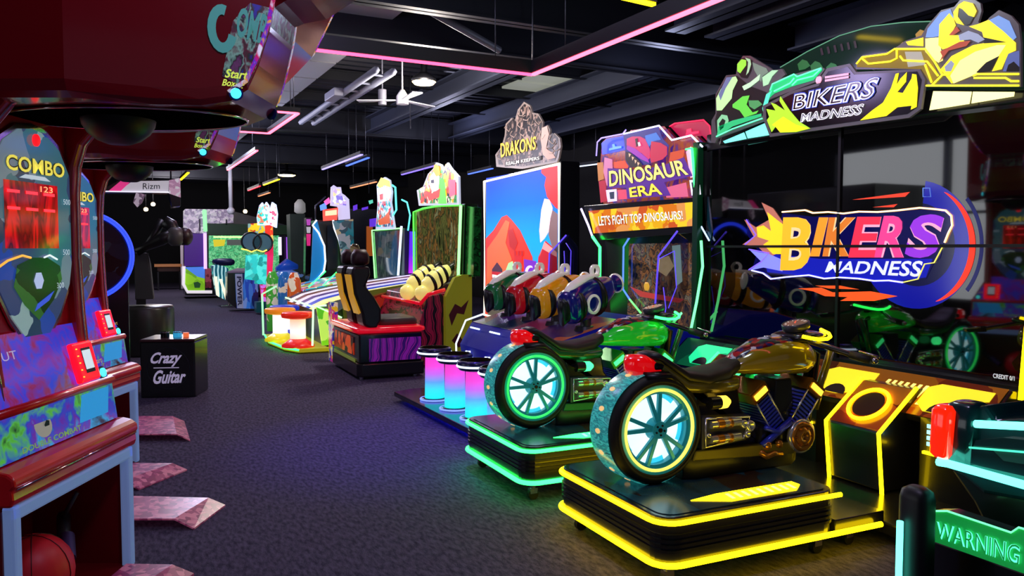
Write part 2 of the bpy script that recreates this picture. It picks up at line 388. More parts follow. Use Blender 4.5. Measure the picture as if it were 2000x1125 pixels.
# point lights without fixtures, added to brighten the hall; the warm one serves the round lamp
for (x, y, pw, c) in ((.9, 1.8, 75, (.72, .62, 1)), (.9, 7., 55, (.62, .5, 1)), (3.62, 10.6, 190, (1, .9, .82)), (.9, 13, 60, (.7, .68, 1)), (1.2, 17, 190, (.72, .72, 1)), (1.2, 23, 230, (.85, .82, 1)), (1., 30, 260, (1, .92, .95)), (6.5, 9, 30, (.6, .65, 1)), (6, 16, 60, (.7, .7, 1)), (3.1, 4.2, 45, (.75, .9, 1))):
    point('added_hall_light', (x, y, 3.7), .25, pw, c)
# unseen blue spot, added to throw the blue pool on the carpet
p = V((2.3, 6.3, 4.25)); t = thing('added_blue_spot', 'small black added blue spot, unseen above the glowing stools', 'lamp', p)
B(BLK).cyl(p+V((0, 0, .02)), p+V((0, 0, .22)), .07, .05).cyl(p+V((0, 0, .2)), (p.x, p.y, 4.63), .012, n=6).build('housing', t); B(neon('added_blue_lens', '4040ff', '2010ff', 4.)).cyl(p+V((0, 0, .0)), p+V((0, 0, .02)), .055).build('lens', t)
l = bpy.data.lights.new('added_blue_beam', 'SPOT'); l.energy = 420; l.color = (.12, .06, 1); l.spot_size = radians(46); l.spot_blend = 1.; l.shadow_soft_size = .08
o = bpy.data.objects.new('added_blue_beam', l); COL.objects.link(o); o.location = p-V((0, 0, .03)); o.rotation_euler = V((-.25, -.1, -4.2)).to_track_quat('-Z', 'Y').to_euler()
# ================================================================== motorcycle rides
CHROME = pl('chrome', 'e4e8f0', .2, .75); GOLD = pl('brass_engine', 'c88838', .25, .7); BLUEM = pl('blue_anodised', '3444e8', .25, .3)
TREADP = art('tread_plate', ['18343c', '2a5a66', '1e3a44', '3c2a22', '22444e'], 5, .0, 3, .2, 1.2, (1, .4, 1))
LEATH = pl('seat_leather', '1c1a20', .45)
def bike(yc, key, lb, trim, tank, ne, hexn, lamp):
    t = thing('motorcycle_ride', lb, 'motorcycle', (2.7, yc, 0), 0, 'motorcycle rides in front of the video wall')
    x0, x1, y0, y1 = 2.14, 3.24, yc-.56, yc+.46
    def rr(x0, x1, y0, y1, r, n=5):
        o = []
        for cx, cy, a in ((x1-r, y1-r, 0), (x0+r, y1-r, 90), (x0+r, y0+r, 180), (x1-r, y0+r, 270)):
            o += [(cx+r*cos(radians(a+90*i/n)), cy+r*sin(radians(a+90*i/n))) for i in range(n+1)]
        return o
    pf = B(SAT).xy(rr(x0, x1, y0, y1, .1), .115, .36).build('platform', t, bevel=.006)
    b = B(BLK)
    for z in (.19, .215, .24, .265): b.xy(rr(x0-.006, x1+.006, y0-.006, y1+.006, .1), z, z+.014)
    b.build('grooved_band', pf)
    for z, e in ((.335, 0), (.135, .3)):
        m = rr(x0-.012, x1, y0-.012, y1+.012, .11)
        pts = [(p[0], p[1], z) for p in m if p[0] < x1-.12]
        pts = [(x1+e, y1+.012, z)]+pts+[(x1+e, y0-.012, z)]
        B(ne).tube(pts, .0125 if z > .2 else .015, 8).build('neon_strip', pf)
    B(SAT).box(x1, x1+.36, y0+.02, y1-.02, .11, .19).build('side_frame', pf, bevel=.005)
    B(TREADP).xy(rr(x0+.03, x1-.02, y0+.03, y1-.03, .08), .36, .364).build('tread_plate', pf)
    P = [(2.58, y0+.13), (3.2, y0+.13), (3.24, y0+.2), (3.22, y0+.29), (2.66, y0+.29), (2.56, y0+.2)]
    a = B(ne).xy([(2.42, y0+.16), (2.6, y0+.07), (3.02, y0+.07), (3.1, y0+.13), (3.1, y0+.19), (2.6, y0+.19)], .364, .367)
    a.mat(pl('relief_'+key, 'fff890' if key == 'y' else 'b0ffe0', .3, em=1.2))
    for q in range(9): a.xy([(2.62+q*.05, y0+.09), (2.64+q*.05, y0+.09), (2.655+q*.05, y0+.165), (2.635+q*.05, y0+.165)], .3675, .3685)
    a.build('floor_sign', pf)
    for cx, cy in ((x0+.1, y0+.1), (x0+.1, y1-.1), (x1-.05, y0+.1), (x1+.2, y0+.12)):
        c = B(STEEL).cyl((cx, cy, .07), (cx, cy, .115), .022).box(cx-.025, cx+.025, cy-.02, cy+.02, .04, .075).build('caster', pf)
        B(RUB).cyl((cx, cy-.016, .034), (cx, cy+.016, .034), .034).build('caster_wheel', c)
    # pedestal under the bike
    b = B(BLK); b.loft([(2.6, yc, .44, .1, .085), (2.66, yc, .44, .13, .09), (3.34, yc, .42, .13, .065), (3.4, yc, .42, .1, .05)], p=6)
    b.mat(pl('dim_'+key, trim, .4)); b.xz([(2.64, .47), (3.36, .43), (3.34, .5), (2.66, .52)], yc-.134, yc+.134)
    b.build('pedestal', t, bevel=.006)
    # rear wheel
    wc = V((2.43, yc, .655)); W = .125; R_ = .292
    wh = B(RUB).lathe([(.235, -W), (.262, -W-.004), (.284, -W+.02), (R_, -W+.055), (R_, W-.055), (.284, W-.02), (.262, W+.004), (.235, W)], wc, 'Y', 56, cap=False).build('wheel', t)
    b = B(art('tyre_light', ['2c9c9c', '38b8b4', '247880', '48ccc4', '1c6068'], 40, .5, 2, .25, 1.5, (1, .3, 1), 'noise'))
    n = 60
    b.lathe([(R_+.002, -W+.035), (R_+.006, -W+.05), (R_+.006, W-.05), (R_+.002, W-.035)], wc, 'Y', n, cap=False); b.build('lit_tread', wh)
    for k in range(16):
        b = B(E('e8b878', 1.)); a = 2*pi*k/16; rad = V((cos(a), 0, sin(a))); tg = V((-sin(a), 0, cos(a)))
        b.ext([wc+rad*(R_+.007)+tg*.014*cos(q)+V((0, .022*sin(q), 0)) for q in [i*pi/4 for i in range(8)]], rad*.003); b.build('tread_lamp', wh)
    B(RUB).lathe([(.262, -W-.006), (.255, -W-.009), (.248, -W-.006)], wc, 'Y', 56, cap=False).build('sidewall_ring', wh)
    B(pl('rim_'+key, hexn, .2, .3, em=1.3 if key == 'y' else 1.4)).lathe([(.219, -W-.002), (.215, -W-.010), (.207, -W-.010), (.203, -W), (.207, -W+.01), (.217, -W+.01)], wc, 'Y', 56, cap=False).build('rim_ring', wh)
    RT = pl('rim_teal', '1a7884', .3, .5, em=.18, ecol='20a0b0')
    b = B(RT).lathe([(.236, -W+.0), (.224, -W+.004), (.2, -W+.012), (.186, -W+.02), (.186, -W+.06), (.236, -W+.07)], wc, 'Y', 56, cap=False)
    b.cyl(wc+V((0, -W-.004, 0)), wc+V((0, -W+.05, 0)), .045, .06)
    for k in range(5):
        a0 = pi/2+2*pi*k/5+.12
        for s_ in (-1, 1):
            a = a0+s_*.05; rad = V((cos(a), 0, sin(a))); a2 = a0+s_*.19; r2 = V((cos(a2), 0, sin(a2))); tg = V((-sin(a0), 0, cos(a0)))*.012
            b.ext([wc+rad*.035-tg+V((0, -W+.0, 0)), wc+r2*.196-tg*.9+V((0, -W+.012, 0)), wc+r2*.196+tg*.9+V((0, -W+.012, 0)), wc+rad*.035+tg+V((0, -W+.0, 0))], (0, .022, 0))
    b.build('rim', wh, bevel=.003)
    b = B(SAT)
    for k in range(5):
        a = pi/2+.12+2*pi*(k+.5)/5; c = wc+V((.026*cos(a), -W-.003, .026*sin(a))); b.cyl(c, c+V((0, -.006, 0)), .006, n=8)
    b.cyl(wc+V((0, -W-.003, 0)), wc+V((0, -W-.01, 0)), .012); b.build('wheel_nuts', wh)
    b = B(pl('wheel_backlight', 'd8fbff', .3, em=1.25)); b.lathe([(.001, -W+.075), (.196, -W+.075)], wc, 'Y', 40, cap=False)
    b.mat(E('38c8e8', 1.1))
    for k in range(5):
        a0 = 90+7+72*k
        b.add(sum([[wc+V((.192*cos(radians(a)), -W+.068, .192*sin(radians(a)))), wc+V((.165*cos(radians(a)), -W+.068, .165*sin(radians(a))))] for a in range(int(a0+20), int(a0+53), 4)], []), [(2*i, 2*i+1, 2*i+3, 2*i+2) for i in range(8)])
    b.build('backlight', wh)
    # body under the seat
    bd = B(SAT)
    bd.xz([(2.5, 1.0), (2.56, .9), (2.66, .85), (2.98, .83), (3.0, .72), (3.1, .6), (3.16, .5), (3.08, .47), (2.72, .5), (2.7, .7), (2.66, .86), (2.52, .96), (2.42, .96), (2.42, 1.0)], yc-.09, yc+.09)
    bd.build('body', t, bevel=.015)
    b = B(pl('trim_'+key, trim, .25, coat=.6))
    b.loft([(2.4, yc, 1.0, .05, .025), (2.46, yc, .99, .085, .035), (2.53, yc, .93, .11, .045), (2.62, yc, .87, .125, .045), (2.8, yc, .85, .13, .045), (2.96, yc, .855, .12, .045), (2.98, yc, .86, .1, .03)], 20, 3)
    b.build('side_cover', t)
    b = B(LEATH).loft([(2.4, yc, 1.03, .05, .02), (2.46, yc, 1.03, .09, .025), (2.53, yc, .98, .115, .03), (2.62, yc, .92, .13, .035), (2.75, yc, .895, .13, .04), (2.9, yc, .91, .11, .045), (3.0, yc, .95, .08, .035)], 20, 3)
    b.build('seat', t)
    # tail light
    b = B(pl('red_tail_glass', 'd00810', .15, coat=1., em=.55, ecol='ff0810'))
    b.loft([(2.31, yc, .985, .03, .02), (2.33, yc, .985, .07, .055), (2.4, yc, .975, .085, .065), (2.47, yc, .955, .08, .05), (2.5, yc, .945, .05, .02)], 20, 3)
    b.build('tail_light', t)
    b = B(BLK).loft([(2.36, yc, .93, .12, .03), (2.5, yc, .93, .13, .03), (2.62, yc, .84, .12, .03)], 16, 3).build('fender', t)
    # indicator
    il = B(SAT).cyl((2.74, yc-.05, .775), (2.74, yc-.15, .775), .016).cyl((2.73, yc-.15, .775), (2.8, yc-.15, .775), .034).build('indicator', t)
    B(pl('ind_'+key, lamp, .2, em=2.2)).loft([(2.795, yc-.15, .775, .036, .036), (2.84, yc-.15, .775, .034, .034), (2.865, yc-.15, .775, .015, .015)], 16, 2).build('indicator_lens', il)
    # exhaust / swing arm box
    ex = B(DKM).xz([(2.7, .52), (2.7, .7), (3.02, .685), (3.06, .6), (3.0, .545)], yc-.13, yc-.06)
    ex = ex.build('swing_arm', t, bevel=.006)
    b = B(CHROME)
    for z in (.655, .575): b.cyl((2.75, yc-.14, z), (2.95, yc-.14, z), .021, n=14)
    b.tube([(2.72, yc-.135, .69), (2.72, yc-.135, .535), (2.98, yc-.135, .56), (3.02, yc-.135, .675), (2.72, yc-.135, .69)], .006, 6)
    for c in ((2.975, .64, .022), (3.02, .625, .03), (3.0, .58, .018), (2.735, .6, .012)): b.lathe([(c[2], 0), (c[2], -.02), (c[2]*.55, -.024), (c[2]*.5, -.01)], (c[0], yc-.13, c[1]), 'Y', 18)
    b.mat(GOLD)
    for z in (.655, .575): b.cyl((2.79, yc-.143, z), (2.83, yc-.143, z), .024, n=14); b.cyl((2.87, yc-.143, z), (2.885, yc-.143, z), .026, n=14)
    b.build('exhaust_pipes', ex)
    # engine
    eng = B(SAT).xz([(3.1, .44), (3.44, .42), (3.52, .5), (3.5, .62), (3.3, .68), (3.12, .6)], yc-.11, yc+.11).build('engine', t, bevel=.02)
    for i, (bx, bz, tx, tz) in enumerate(((3.23, .6, 3.08, .82), (3.37, .6, 3.53, .81))):
        d = V((tx-bx, 0, tz-bz)).normalized(); s_ = V((d.z, 0, -d.x)); b0 = V((bx, yc, bz)); L_ = (V((tx, yc, tz))-b0).length
        c = B(BLUEM)
        for q in range(9):
            o = b0+d*(L_*.75*q/9); c.ext([o-s_*.055+V((0, -.125, 0)), o+s_*.055+V((0, -.125, 0)), o+s_*.055+V((0, .1, 0)), o-s_*.055+V((0, .1, 0))], d*.011)
        c.mat(DKM); c.ext([b0-s_*.045+V((0, -.115, 0)), b0+s_*.045+V((0, -.115, 0)), b0+s_*.045+V((0, .1, 0)), b0-s_*.045+V((0, .1, 0))], d*L_*.78)
        c.mat(CHROME)
        for s2 in (-1, 1): c.tube([b0+s_*.05*s2+V((0, -.13, 0)), b0+d*L_*.8+s_*.05*s2+V((0, -.13, 0))], .005, 6)
        cy = c.build('cylinder', eng)
        o = b0+d*L_*.76
        c = B(pl('head_'+key, '8a5a18' if key == 'y' else '2c8a40', .2, .6)).ext([o-s_*.065+V((0, -.135, 0)), o+s_*.065+V((0, -.135, 0)), o+s_*.065+V((0, .11, 0)), o-s_*.065+V((0, .11, 0))], d*.075)
        c.mat(pl('headlamp_'+key, lamp, .2, em=1.5)); q = b0+d*(L_*.76+.02)
        c.ext([q-s_*.05+V((0, -.1365, 0)), q+s_*.05+V((0, -.1365, 0)), q+s_*.05+d*.035+V((0, -.1365, 0)), q-s_*.05+d*.035+V((0, -.1365, 0))], (0, -.008, 0))
        c.build('cylinder_head', eng, bevel=.006)
    c = B(GOLD).lathe([(.075, 0), (.085, -.02), (.085, -.045), (.07, -.055), (.06, -.045), (.05, -.045), (.045, -.06), (.02, -.062), (.018, -.05), (.001, -.05)], (3.4, yc-.11, .53), 'Y', 30)
    for k in range(6): a = k*pi/3; c.cyl((3.4+.055*cos(a), yc-.15, .53+.055*sin(a)), (3.4+.055*cos(a), yc-.175, .53+.055*sin(a)), .007, n=8)
    c.mat(CHROME).lathe([(.09, 0), (.098, -.02), (.098, -.035), (.088, -.04)], (3.4, yc-.112, .53), 'Y', 30)
    c.build('clutch_cover', eng)
    c = B(BLUEM).tube([(3.12, yc-.13, .5), (3.2, yc-.13, .55), (3.32, yc-.13, .62)], .02, 8).tube([(3.14, yc-.13, .6), (3.22, yc-.14, .57), (3.3, yc-.13, .6)], .014, 8)
    c.mat(GOLD).tube([(3.1, yc-.13, .47), (3.14, yc-.14, .44), (3.2, yc-.13, .45), (3.26, yc-.13, .44)], .018, 8).ball((3.15, yc-.13, .5), .03, 12).ball((3.24, yc-.13, .5), .025, 12)
    c.build('engine_pipes', eng)
    c = B(SAT).lathe([(.001, -.02), (.05, -.02), (.055, 0), (.05, .09), (.001, .09)], (3.3, yc-.02, .76), 'Z', 16)
    c.xz([(3.22, .66), (3.38, .66), (3.36, .86), (3.24, .86)], yc-.1, yc+.08); c.build('air_filter', eng, bevel=.01)
    # tank
    c = B(pl('tank_'+key, tank, .14, coat=1., em=(.28 if key == 'g' else 0)))  # the green tank's lit look is put in as emission
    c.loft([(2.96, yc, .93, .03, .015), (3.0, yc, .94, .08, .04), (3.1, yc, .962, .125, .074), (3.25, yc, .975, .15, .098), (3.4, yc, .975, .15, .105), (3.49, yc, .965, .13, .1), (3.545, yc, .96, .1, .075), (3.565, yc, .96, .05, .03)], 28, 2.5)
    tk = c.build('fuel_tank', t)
    c = B(art('tank_art', ['a02028', '501018', '30303a', 'c0c0cc', '282860', '701828'], 22, .12, 5, .2)).loft([(2.98, yc, .965, .03, .01), (3.04, yc, .985, .06, .03), (3.2, yc, 1.045, .09, .04), (3.36, yc, 1.062, .09, .03), (3.46, yc, 1.05, .07, .02)], 18, 2.5)
    c.build('tank_console', tk)
    B(CHROME).lathe([(.02, 0), (.02, .014), (.001, .016)], (3.25, yc-.02, 1.085), n=16).build('filler_cap', tk)
    # handlebar, gauge, fork
    c = B(SAT).tube([(3.62, yc, .98), (3.5, yc, .6)], .03, 10).tube([(3.5, yc-.05, 1.02), (3.6, yc-.05, .98), (3.5, yc-.06, .45)], .022, 10).tube([(3.44, yc, .86), (3.5, yc, 1.06)], .04, 10)
    fk = c.build('fork', t)
    B(pl('trim_'+key, trim, .25)).tube([(3.68, yc-.08, 1.0), (3.6, yc-.08, .8), (3.56, yc-.08, .66)], .022, 8).build('fork_trim', fk)
    hb = B(SAT).tube([(3.6, yc-.42, .99), (3.58, yc-.3, 1.01), (3.47, yc-.1, 1.07), (3.47, yc+.1, 1.07), (3.58, yc+.3, 1.01), (3.6, yc+.42, .99)], .016, 10).build('handlebar', t)
    for s_ in (-1, 1): B(RUB).tube([(3.6, yc+s_*.43, .99), (3.585, yc+s_*.31, 1.005)], .023, 10).build('grip', hb)
    for s_ in (-1, 1): c = B(STEEL); c.tube([(3.66, yc+s_*.3, 1.02), (3.68, yc+s_*.42, 1.0)], .007, 6).ball((3.61, yc+s_*.45, .988), .02, 10).build('lever', hb)
    B(ne).tube([(3.4, yc-.135, 1.10), (3.44, yc-.15, 1.09), (3.5, yc-.16, 1.08), (3.57, yc-.155, 1.08), (3.62, yc-.13, 1.088), (3.66, yc-.08, 1.1), (3.68, yc, 1.115)], .010, 8).build('neon_trim', hb)
    B(SAT).loft([(3.38, yc, 1.08, .1, .02), (3.45, yc, 1.085, .13, .03), (3.56, yc, 1.09, .13, .03), (3.62, yc, 1.09, .1, .02)], 16, 3).build('headstock_cover', hb)
    c = B(DKM); gt = Matrix.Translation((3.48, yc, 1.15)) @ Matrix.Rotation(radians(-14), 4, 'Y'); c.T = gt
    c.lathe([(.06, -.035), (.078, -.02), (.08, .012), (.074, .018), (.07, .012)], (0, 0, 0), n=28)
    c.mat(pl('gauge_face', '3a2a20', .1, em=.35, ecol='a08070')).lathe([(.001, .013), (.07, .013)], (0, 0, 0), n=28, cap=False)
    for k in range(9): a = radians(-30+30*k); c.mat(E('e8e0d8', 1.)).ext([(.062*cos(a)-.002, .062*sin(a)-.002, .014), (.062*cos(a)+.002, .062*sin(a)-.002, .014), (.05*cos(a)+.002, .05*sin(a)+.002, .014), (.05*cos(a)-.002, .05*sin(a)+.002, .014)], (0, 0, .001))
    c.mat(E('ff5030', 1.2)).ext([(-.005, -.004, .015), (.04, .03, .015), (-.003, .005, .015)], (0, 0, .001))
    c.build('gauge', hb)
    return t
bike(3.5, 'y', 'olive and gold motorcycle ride with yellow lit rim on a yellow edged platform', '6a6214', 'a08c14', N_YEL, 'ffe060', 'ffd040')
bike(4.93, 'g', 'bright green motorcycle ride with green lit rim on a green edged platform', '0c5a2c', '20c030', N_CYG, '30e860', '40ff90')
# ================================================================== video wall cabinet
XS = 4.62
t = thing('racing_video_wall_cabinet', 'huge racing cabinet with four joined screens and BIKERS MADNESS sign between two riders', 'arcade machine', (XS+.1, 4.3, 0))
Y0, Y1, YM = 2.86, 5.72, 4.24; Z0, ZM, Z1 = .80, 1.615, 2.47
GLS = pl('screen_glass', '050506', .03, 0, ior=2.3)
B(SAT).box(XS+.02, XS+.4, Y0-.1, Y1+.06, .0, 2.62).build('cabinet_body', t, bevel=.01)
for ya, yb in ((Y0, YM-.012), (YM+.012, Y1)):
    for za, zb in ((Z0, ZM-.01), (ZM+.01, Z1)):
        s_ = B(GLS).box(XS, XS+.025, ya, yb, za, zb).build('screen', t)
b = B(BLK)
b.box(XS-.014, XS+.03, YM-.012, YM+.012, Z0, Z1).box(XS-.0145, XS+.03, Y0, Y1, ZM-.01, ZM+.01)
b.box(XS-.02, XS+.03, Y0-.04, Y0, Z0-.04, Z1+.04).box(XS-.02, XS+.03, Y1, Y1+.05, Z0-.04, Z1+.04).box(XS-.02, XS+.03, Y0-.04, Y1+.05, Z1, Z1+.06).box(XS-.05, XS+.03, Y0-.04, Y1+.05, Z0-.1, Z0)
b.build('bezel', t)
def on(px, py, h=0., X=XS): return onX(px, py, X)-V((h, 0, 0))
def Z2(x, y, h=.002): return on(1380+x*.3733, 220+y*.3733, h)        # points read off on the wall's plane
def patch(b, pts, h, m, Zf=Z2, th=.0012): b.mat(m); b.ext([Zf(x, y, h) for x, y in pts], (-th, 0, 0)); return b
b = B(pl('logo_navy', '0c0a50', .08, em=.8, ecol='08064a', ior=2.))
cx, cy = 1105, 690
def circ(rx, ry, a0, a1, n=30): return [(cx+rx*cos(radians(a0+(a1-a0)*i/n)), cy-ry*sin(radians(a0+(a1-a0)*i/n))) for i in range(n+1)]
def annul(b, r0, r1, a0, a1, h, m, k=1.12, n=30):
    b.mat(m); o = [Z2(x, y, h) for x, y in circ(r0, r0*k, a0, a1, n)]; i_ = [Z2(x, y, h) for x, y in circ(r1, r1*k, a0, a1, n)]; band(b, o, i_, (0, 0, 0))
annul(b, 300, 195, -150, 82, .001, pl('lg_blue', '1014a0', .1, em=.7, ecol='0c10a0', ior=2.))
annul(b, 195, 10, -150, 82, .001, pl('lg_navy2', '0a0c50', .1, em=.45, ecol='080a48', ior=2.))
annul(b, 345, 325, -40, 40, .001, pl('lg_blue3', '0c1060', .1, em=.6, ecol='081060'))
ring_o = []; ring_i = []
for i in range(41):
    a = -70+130*i/40; wd = 22*sin(pi*i/40)**.7+1; ring_o.append((cx+(280+wd)*cos(radians(a)), cy-(280+wd)*1.13*sin(radians(a)))); ring_i.append((cx+(280-wd*.4)*cos(radians(a)), cy-(280-wd*.4)*1.13*sin(radians(a))))
b.mat(E('ff3a28', 1.)); band(b, [Z2(x, y, .003) for x, y in ring_o], [Z2(x, y, .003) for x, y in ring_i], (0, 0, 0))
for s_ in (((765, 455), (1065, 415), (1040, 440), (800, 455)), ((870, 495), (1000, 478), (980, 495))): patch(b, s_, .002, E('e84028', .9))
for s_ in (((480, 920), (600, 915), (660, 940), (860, 935), (1000, 960), (880, 985), (700, 985), (740, 965), (620, 960), (560, 935)), ((570, 905), (700, 905), (800, 925), (640, 920))): patch(b, s_, .002, E('f05018', 1.))
NV = pl('logo_navy', '0c0a50', .08, ior=2.)
patch(b, ((270, 640), (390, 560), (400, 525), (560, 545), (700, 530), (1140, 505), (1260, 525), (1285, 570), (1240, 690), (1225, 760), (1190, 790), (1150, 870), (1030, 885), (600, 870), (300, 840), (240, 820), (270, 720), (215, 640), (215, 560)), .003, NV)
patch(b, ((300, 735), (600, 765), (1185, 765), (1150, 862), (1030, 878), (600, 862), (320, 835)), .0036, pl('logo_royal', '1418a0', .1, em=.9, ecol='1820b0'))
patch(b, ((200, 560), (260, 600), (330, 560), (290, 470), (350, 500), (400, 570), (395, 640), (400, 720), (330, 760), (270, 700), (190, 690), (250, 650)), .0042, E('c07060', .8))
patch(b, ((265, 600), (300, 590), (340, 620), (320, 520), (370, 560), (410, 590), (400, 740), (350, 740), (300, 690), (330, 670), (270, 650)), .005, E('ffd820', .95))
patch(b, ((230, 720), (330, 740), (400, 770), (400, 830), (300, 810), (230, 825), (290, 780)), .005, E('8a8cff', .9))
LT = (('B', (388, 825), (530, 825), (582, 548), (405, 548), 'f8b020'), ('I', (545, 752), (592, 752), (640, 548), (592, 548), 'e89020'), ('K', (610, 752), (748, 752), (800, 548), (645, 548), 'd07020'),
      ('E', (745, 758), (882, 758), (920, 545), (792, 545), 'e02848'), ('R', (880, 758), (1035, 758), (1080, 540), (932, 540), 'e03c88'), ('S', (1035, 760), (1205, 760), (1262, 532), (1082, 532), '8c30d0'))
for ch, bl, br, tr, tl, c in LT:
    q = [Z2(*p, .006) for p in (bl, br, tr, tl)]
    b.mat(E('ffd8a0' if ch in 'BIK' else 'ffb0d0', .8)); b.quad_text(ch, q, (0, 0, 0), off=.055)
    b.mat(E(c, 1.05)); b.quad_text(ch, q, (-.002, 0, 0), off=.025)
b.mat(E('d8dcf0', 1.)); b.quad_text('MADNESS', [Z2(*p, .007) for p in ((622, 835), (1120, 860), (1140, 775), (645, 778))], (0, 0, 0), shear=.0, off=.02)
top = [(400, 520), (520, 510), (560, 525), (640, 520), (720, 528), (800, 518), (900, 520), (1000, 512), (1120, 498), (1200, 505), (1255, 512), (1285, 540), (1290, 590), (1270, 630), (1250, 680)]
b.mat(E('ffb070', 2.2)); b.tube([Z2(x, y, .008) for x, y in top], .007, 6); b.mat(E('fff0d0', 2.5)); b.tube([Z2(x, y, .012) for x, y in top], .0035, 6)
bot = [(240, 825), (300, 840), (340, 870), (420, 860), (540, 850), (620, 868), (700, 862), (800, 868), (880, 880), (960, 878), (1030, 888)]
b.mat(E('8080ff', 2.2)); b.tube([Z2(x, y, .008) for x, y in bot], .007, 6); b.mat(E('e0e0ff', 2.5)); b.tube([Z2(x, y, .012) for x, y in bot], .0035, 6)
b.mat(E('7050ff', 1.8)); b.tube([Z2(x, y, .008) for x, y in ((225, 715), (330, 735), (290, 780), (225, 822))], .005, 6); b.tube([Z2(x, y, .008) for x, y in ((212, 560), (262, 640), (205, 690))], .005, 6)
b.mat(E('e8e060', 1.3)); b.tube([Z2(x, y, .008) for x, y in ((1240, 700), (1195, 785), (1145, 792), (1110, 870), (1030, 888))], .004, 6)
b.mat(E('5878c8', .9)); b.tube([Z2(x, y, .004) for x, y in ((1135, 395), (1170, 395), (1175, 440), (1135, 440), (1135, 395))], .004, 6)
b.mat(E('d0d8e0', .7)); b.quad_text('CREDIT 0/1', [on(1940, 738, .003), on(1982, 744, .003), on(1982, 735, .003), on(1940, 729, .003)], (0, 0, 0), off=.02)
b.build('screen_picture', t)
# neon sides of the wall
b = B(N_CYG); b.tube([(XS-.1, Y1+.11, 2.5), (XS-.02, Y1+.09, 1.62), (XS-.06, Y1+.11, 1.0), (XS-.1, Y1+.1, .6)], .012, 8); b.tube([(XS-.1, Y1+.11, 2.5), (XS-.1, Y1+.2, 2.5)], .008, 6); b.build('neon_edge', t)
b = B(pl('green_side_panel', '0a4a2c', .3)); b.yz([(Y1+.05, .3), (Y1+.05, 2.55), (Y1+.12, 2.55), (Y1+.12, .3)], XS-.08, XS+.4); b.build('side_panel', t)
b = B(N_YEL); b.tube([(XS-.1, Y0-.08, 1.62), (XS-.16, Y0-.07, .75)], .014, 8); b.build('neon_edge', t)
# marquee
XM = 4.5
def Z1f(x, y, h=0.): return onX(1380+x*.31, y*.31, XM)-V((h, 0, 0))
def Zg(x, y, h=0.): return onX(1380+x*.1956, 60+y*.1956, XM)-V((h, 0, 0))
def Zy(x, y, h=0.): return onX(1680+x*.2133, y*.2133, XM)-V((h, 0, 0))
B(SAT).yz([(p.y, p.z) for p in (Z1f(60, 915), Z1f(420, 855), Z1f(1400, 715), Z1f(1990, 640), Z1f(1990, 570), Z1f(1400, 560), Z1f(400, 720), Z1f(80, 830))], XM+.03, XM+.45).build('marquee_box', t, bevel=.01)
RIM = pl('grey_acrylic_rim', '6c6870', .25, em=.12)
arcp = [(430, 420), (600, 320), (800, 220), (1000, 160), (1200, 135), (1450, 125), (1700, 150), (1990, 200), (1990, 560), (1400, 600), (430, 700)]
b = B(pl('clear_backboard', '1c3428', .08, em=.12, ecol='2a5040')); b.ext([Z1f(x, y, -.06) for x, y in arcp], (.008, 0, 0)); 
b.mat(pl('edge_glow', '60a080', .2, em=.8)); b.tube([Z1f(x, y, -.055) for x, y in arcp[:6]], .004, 5)
for i in range(6): b.mat(pl('dark_tick', '14241c', .3)); b.ext([Z1f(x+680+i*42, y-i*9, -.055) for x, y in ((0, 300), (14, 296), (24, 340), (10, 345))], (-.002, 0, 0))
for (m, ps) in ((pl('g_arrow', '1c7c34', .3, em=.35), ((540, 380), (620, 390), (720, 400))), (pl('y_arrow', 'b08c20', .3, em=.5), ((1070, 330), (1170, 270), (1280, 190), (1390, 130)))):
    for x, y in ps: b.mat(m); b.ext([Z1f(x+dx, y+dy, -.054) for dx, dy in ((0, 20), (30, -10), (60, 0), (80, 30), (50, 50), (10, 60))], (-.002, 0, 0))
b.build('backboard', t)
# light wedges below
b = B(pl('wedge_cyan', '7cf4e4', .2, em=1.3)); b.ext([Z1f(x, y, .004) for x, y in ((110, 890), (240, 835), (255, 875), (120, 903))], (-.006, 0, 0)); b.ext([Z1f(x, y, .004) for x, y in ((250, 830), (400, 765), (418, 848), (265, 872))], (-.006, 0, 0)); b.build('light_wedge', t)
b = B(pl('wedge_yellow', 'fff4a0', .2, em=1.7)); b.ext([Z1f(x, y, .004) for x, y in ((1435, 575), (1675, 578), (1660, 655), (1410, 695))], (-.006, 0, 0)); b.ext([Z1f(x, y, .004) for x, y in ((1685, 578), (1945, 580), (1940, 608), (1675, 652))], (-.006, 0, 0)); b.build('light_wedge', t)
# logo plaque
pq = [(385, 670), (560, 580), (725, 530), (790, 435), (935, 405), (975, 458), (1380, 440), (1412, 505), (1385, 690), (1310, 745), (900, 800), (430, 865), (390, 760)]
b = B(RIM); b.ext([Z1f(x, y, .03) for x, y in pq], (-.02, 0, 0))
inn = [(405, 680), (565, 598), (740, 545), (800, 455), (925, 425), (965, 475), (1362, 455), (1390, 508), (1362, 680), (1300, 722), (900, 778), (440, 842), (410, 755)]
b.mat(pl('plaque_black', '121016', .15, em=.05)); b.ext([Z1f(x, y, .051) for x, y in inn], (-.002, 0, 0))
FL = E('f4e800', 1.05); FG = E('a8e020', 1.)
b.mat(FL); b.ext([Z1f(x, y, .055) for x, y in ((1005, 762), (1080, 700), (1150, 650), (1200, 560), (1230, 470), (1250, 465), (1235, 540), (1260, 500), (1300, 460), (1295, 520), (1240, 585), (1275, 590), (1330, 500), (1335, 470), (1360, 475), (1370, 560), (1362, 678), (1325, 695), (1330, 670), (1240, 680), (1170, 735))], (-.002, 0, 0))
b.mat(FG); b.ext([Z1f(x, y, .055) for x, y in ((412, 690), (430, 740), (415, 760), (445, 835), (470, 800), (500, 838), (600, 835), (690, 812), (620, 770), (560, 700), (500, 610), (495, 640), (530, 700), (470, 660), (440, 650), (470, 700))], (-.002, 0, 0))
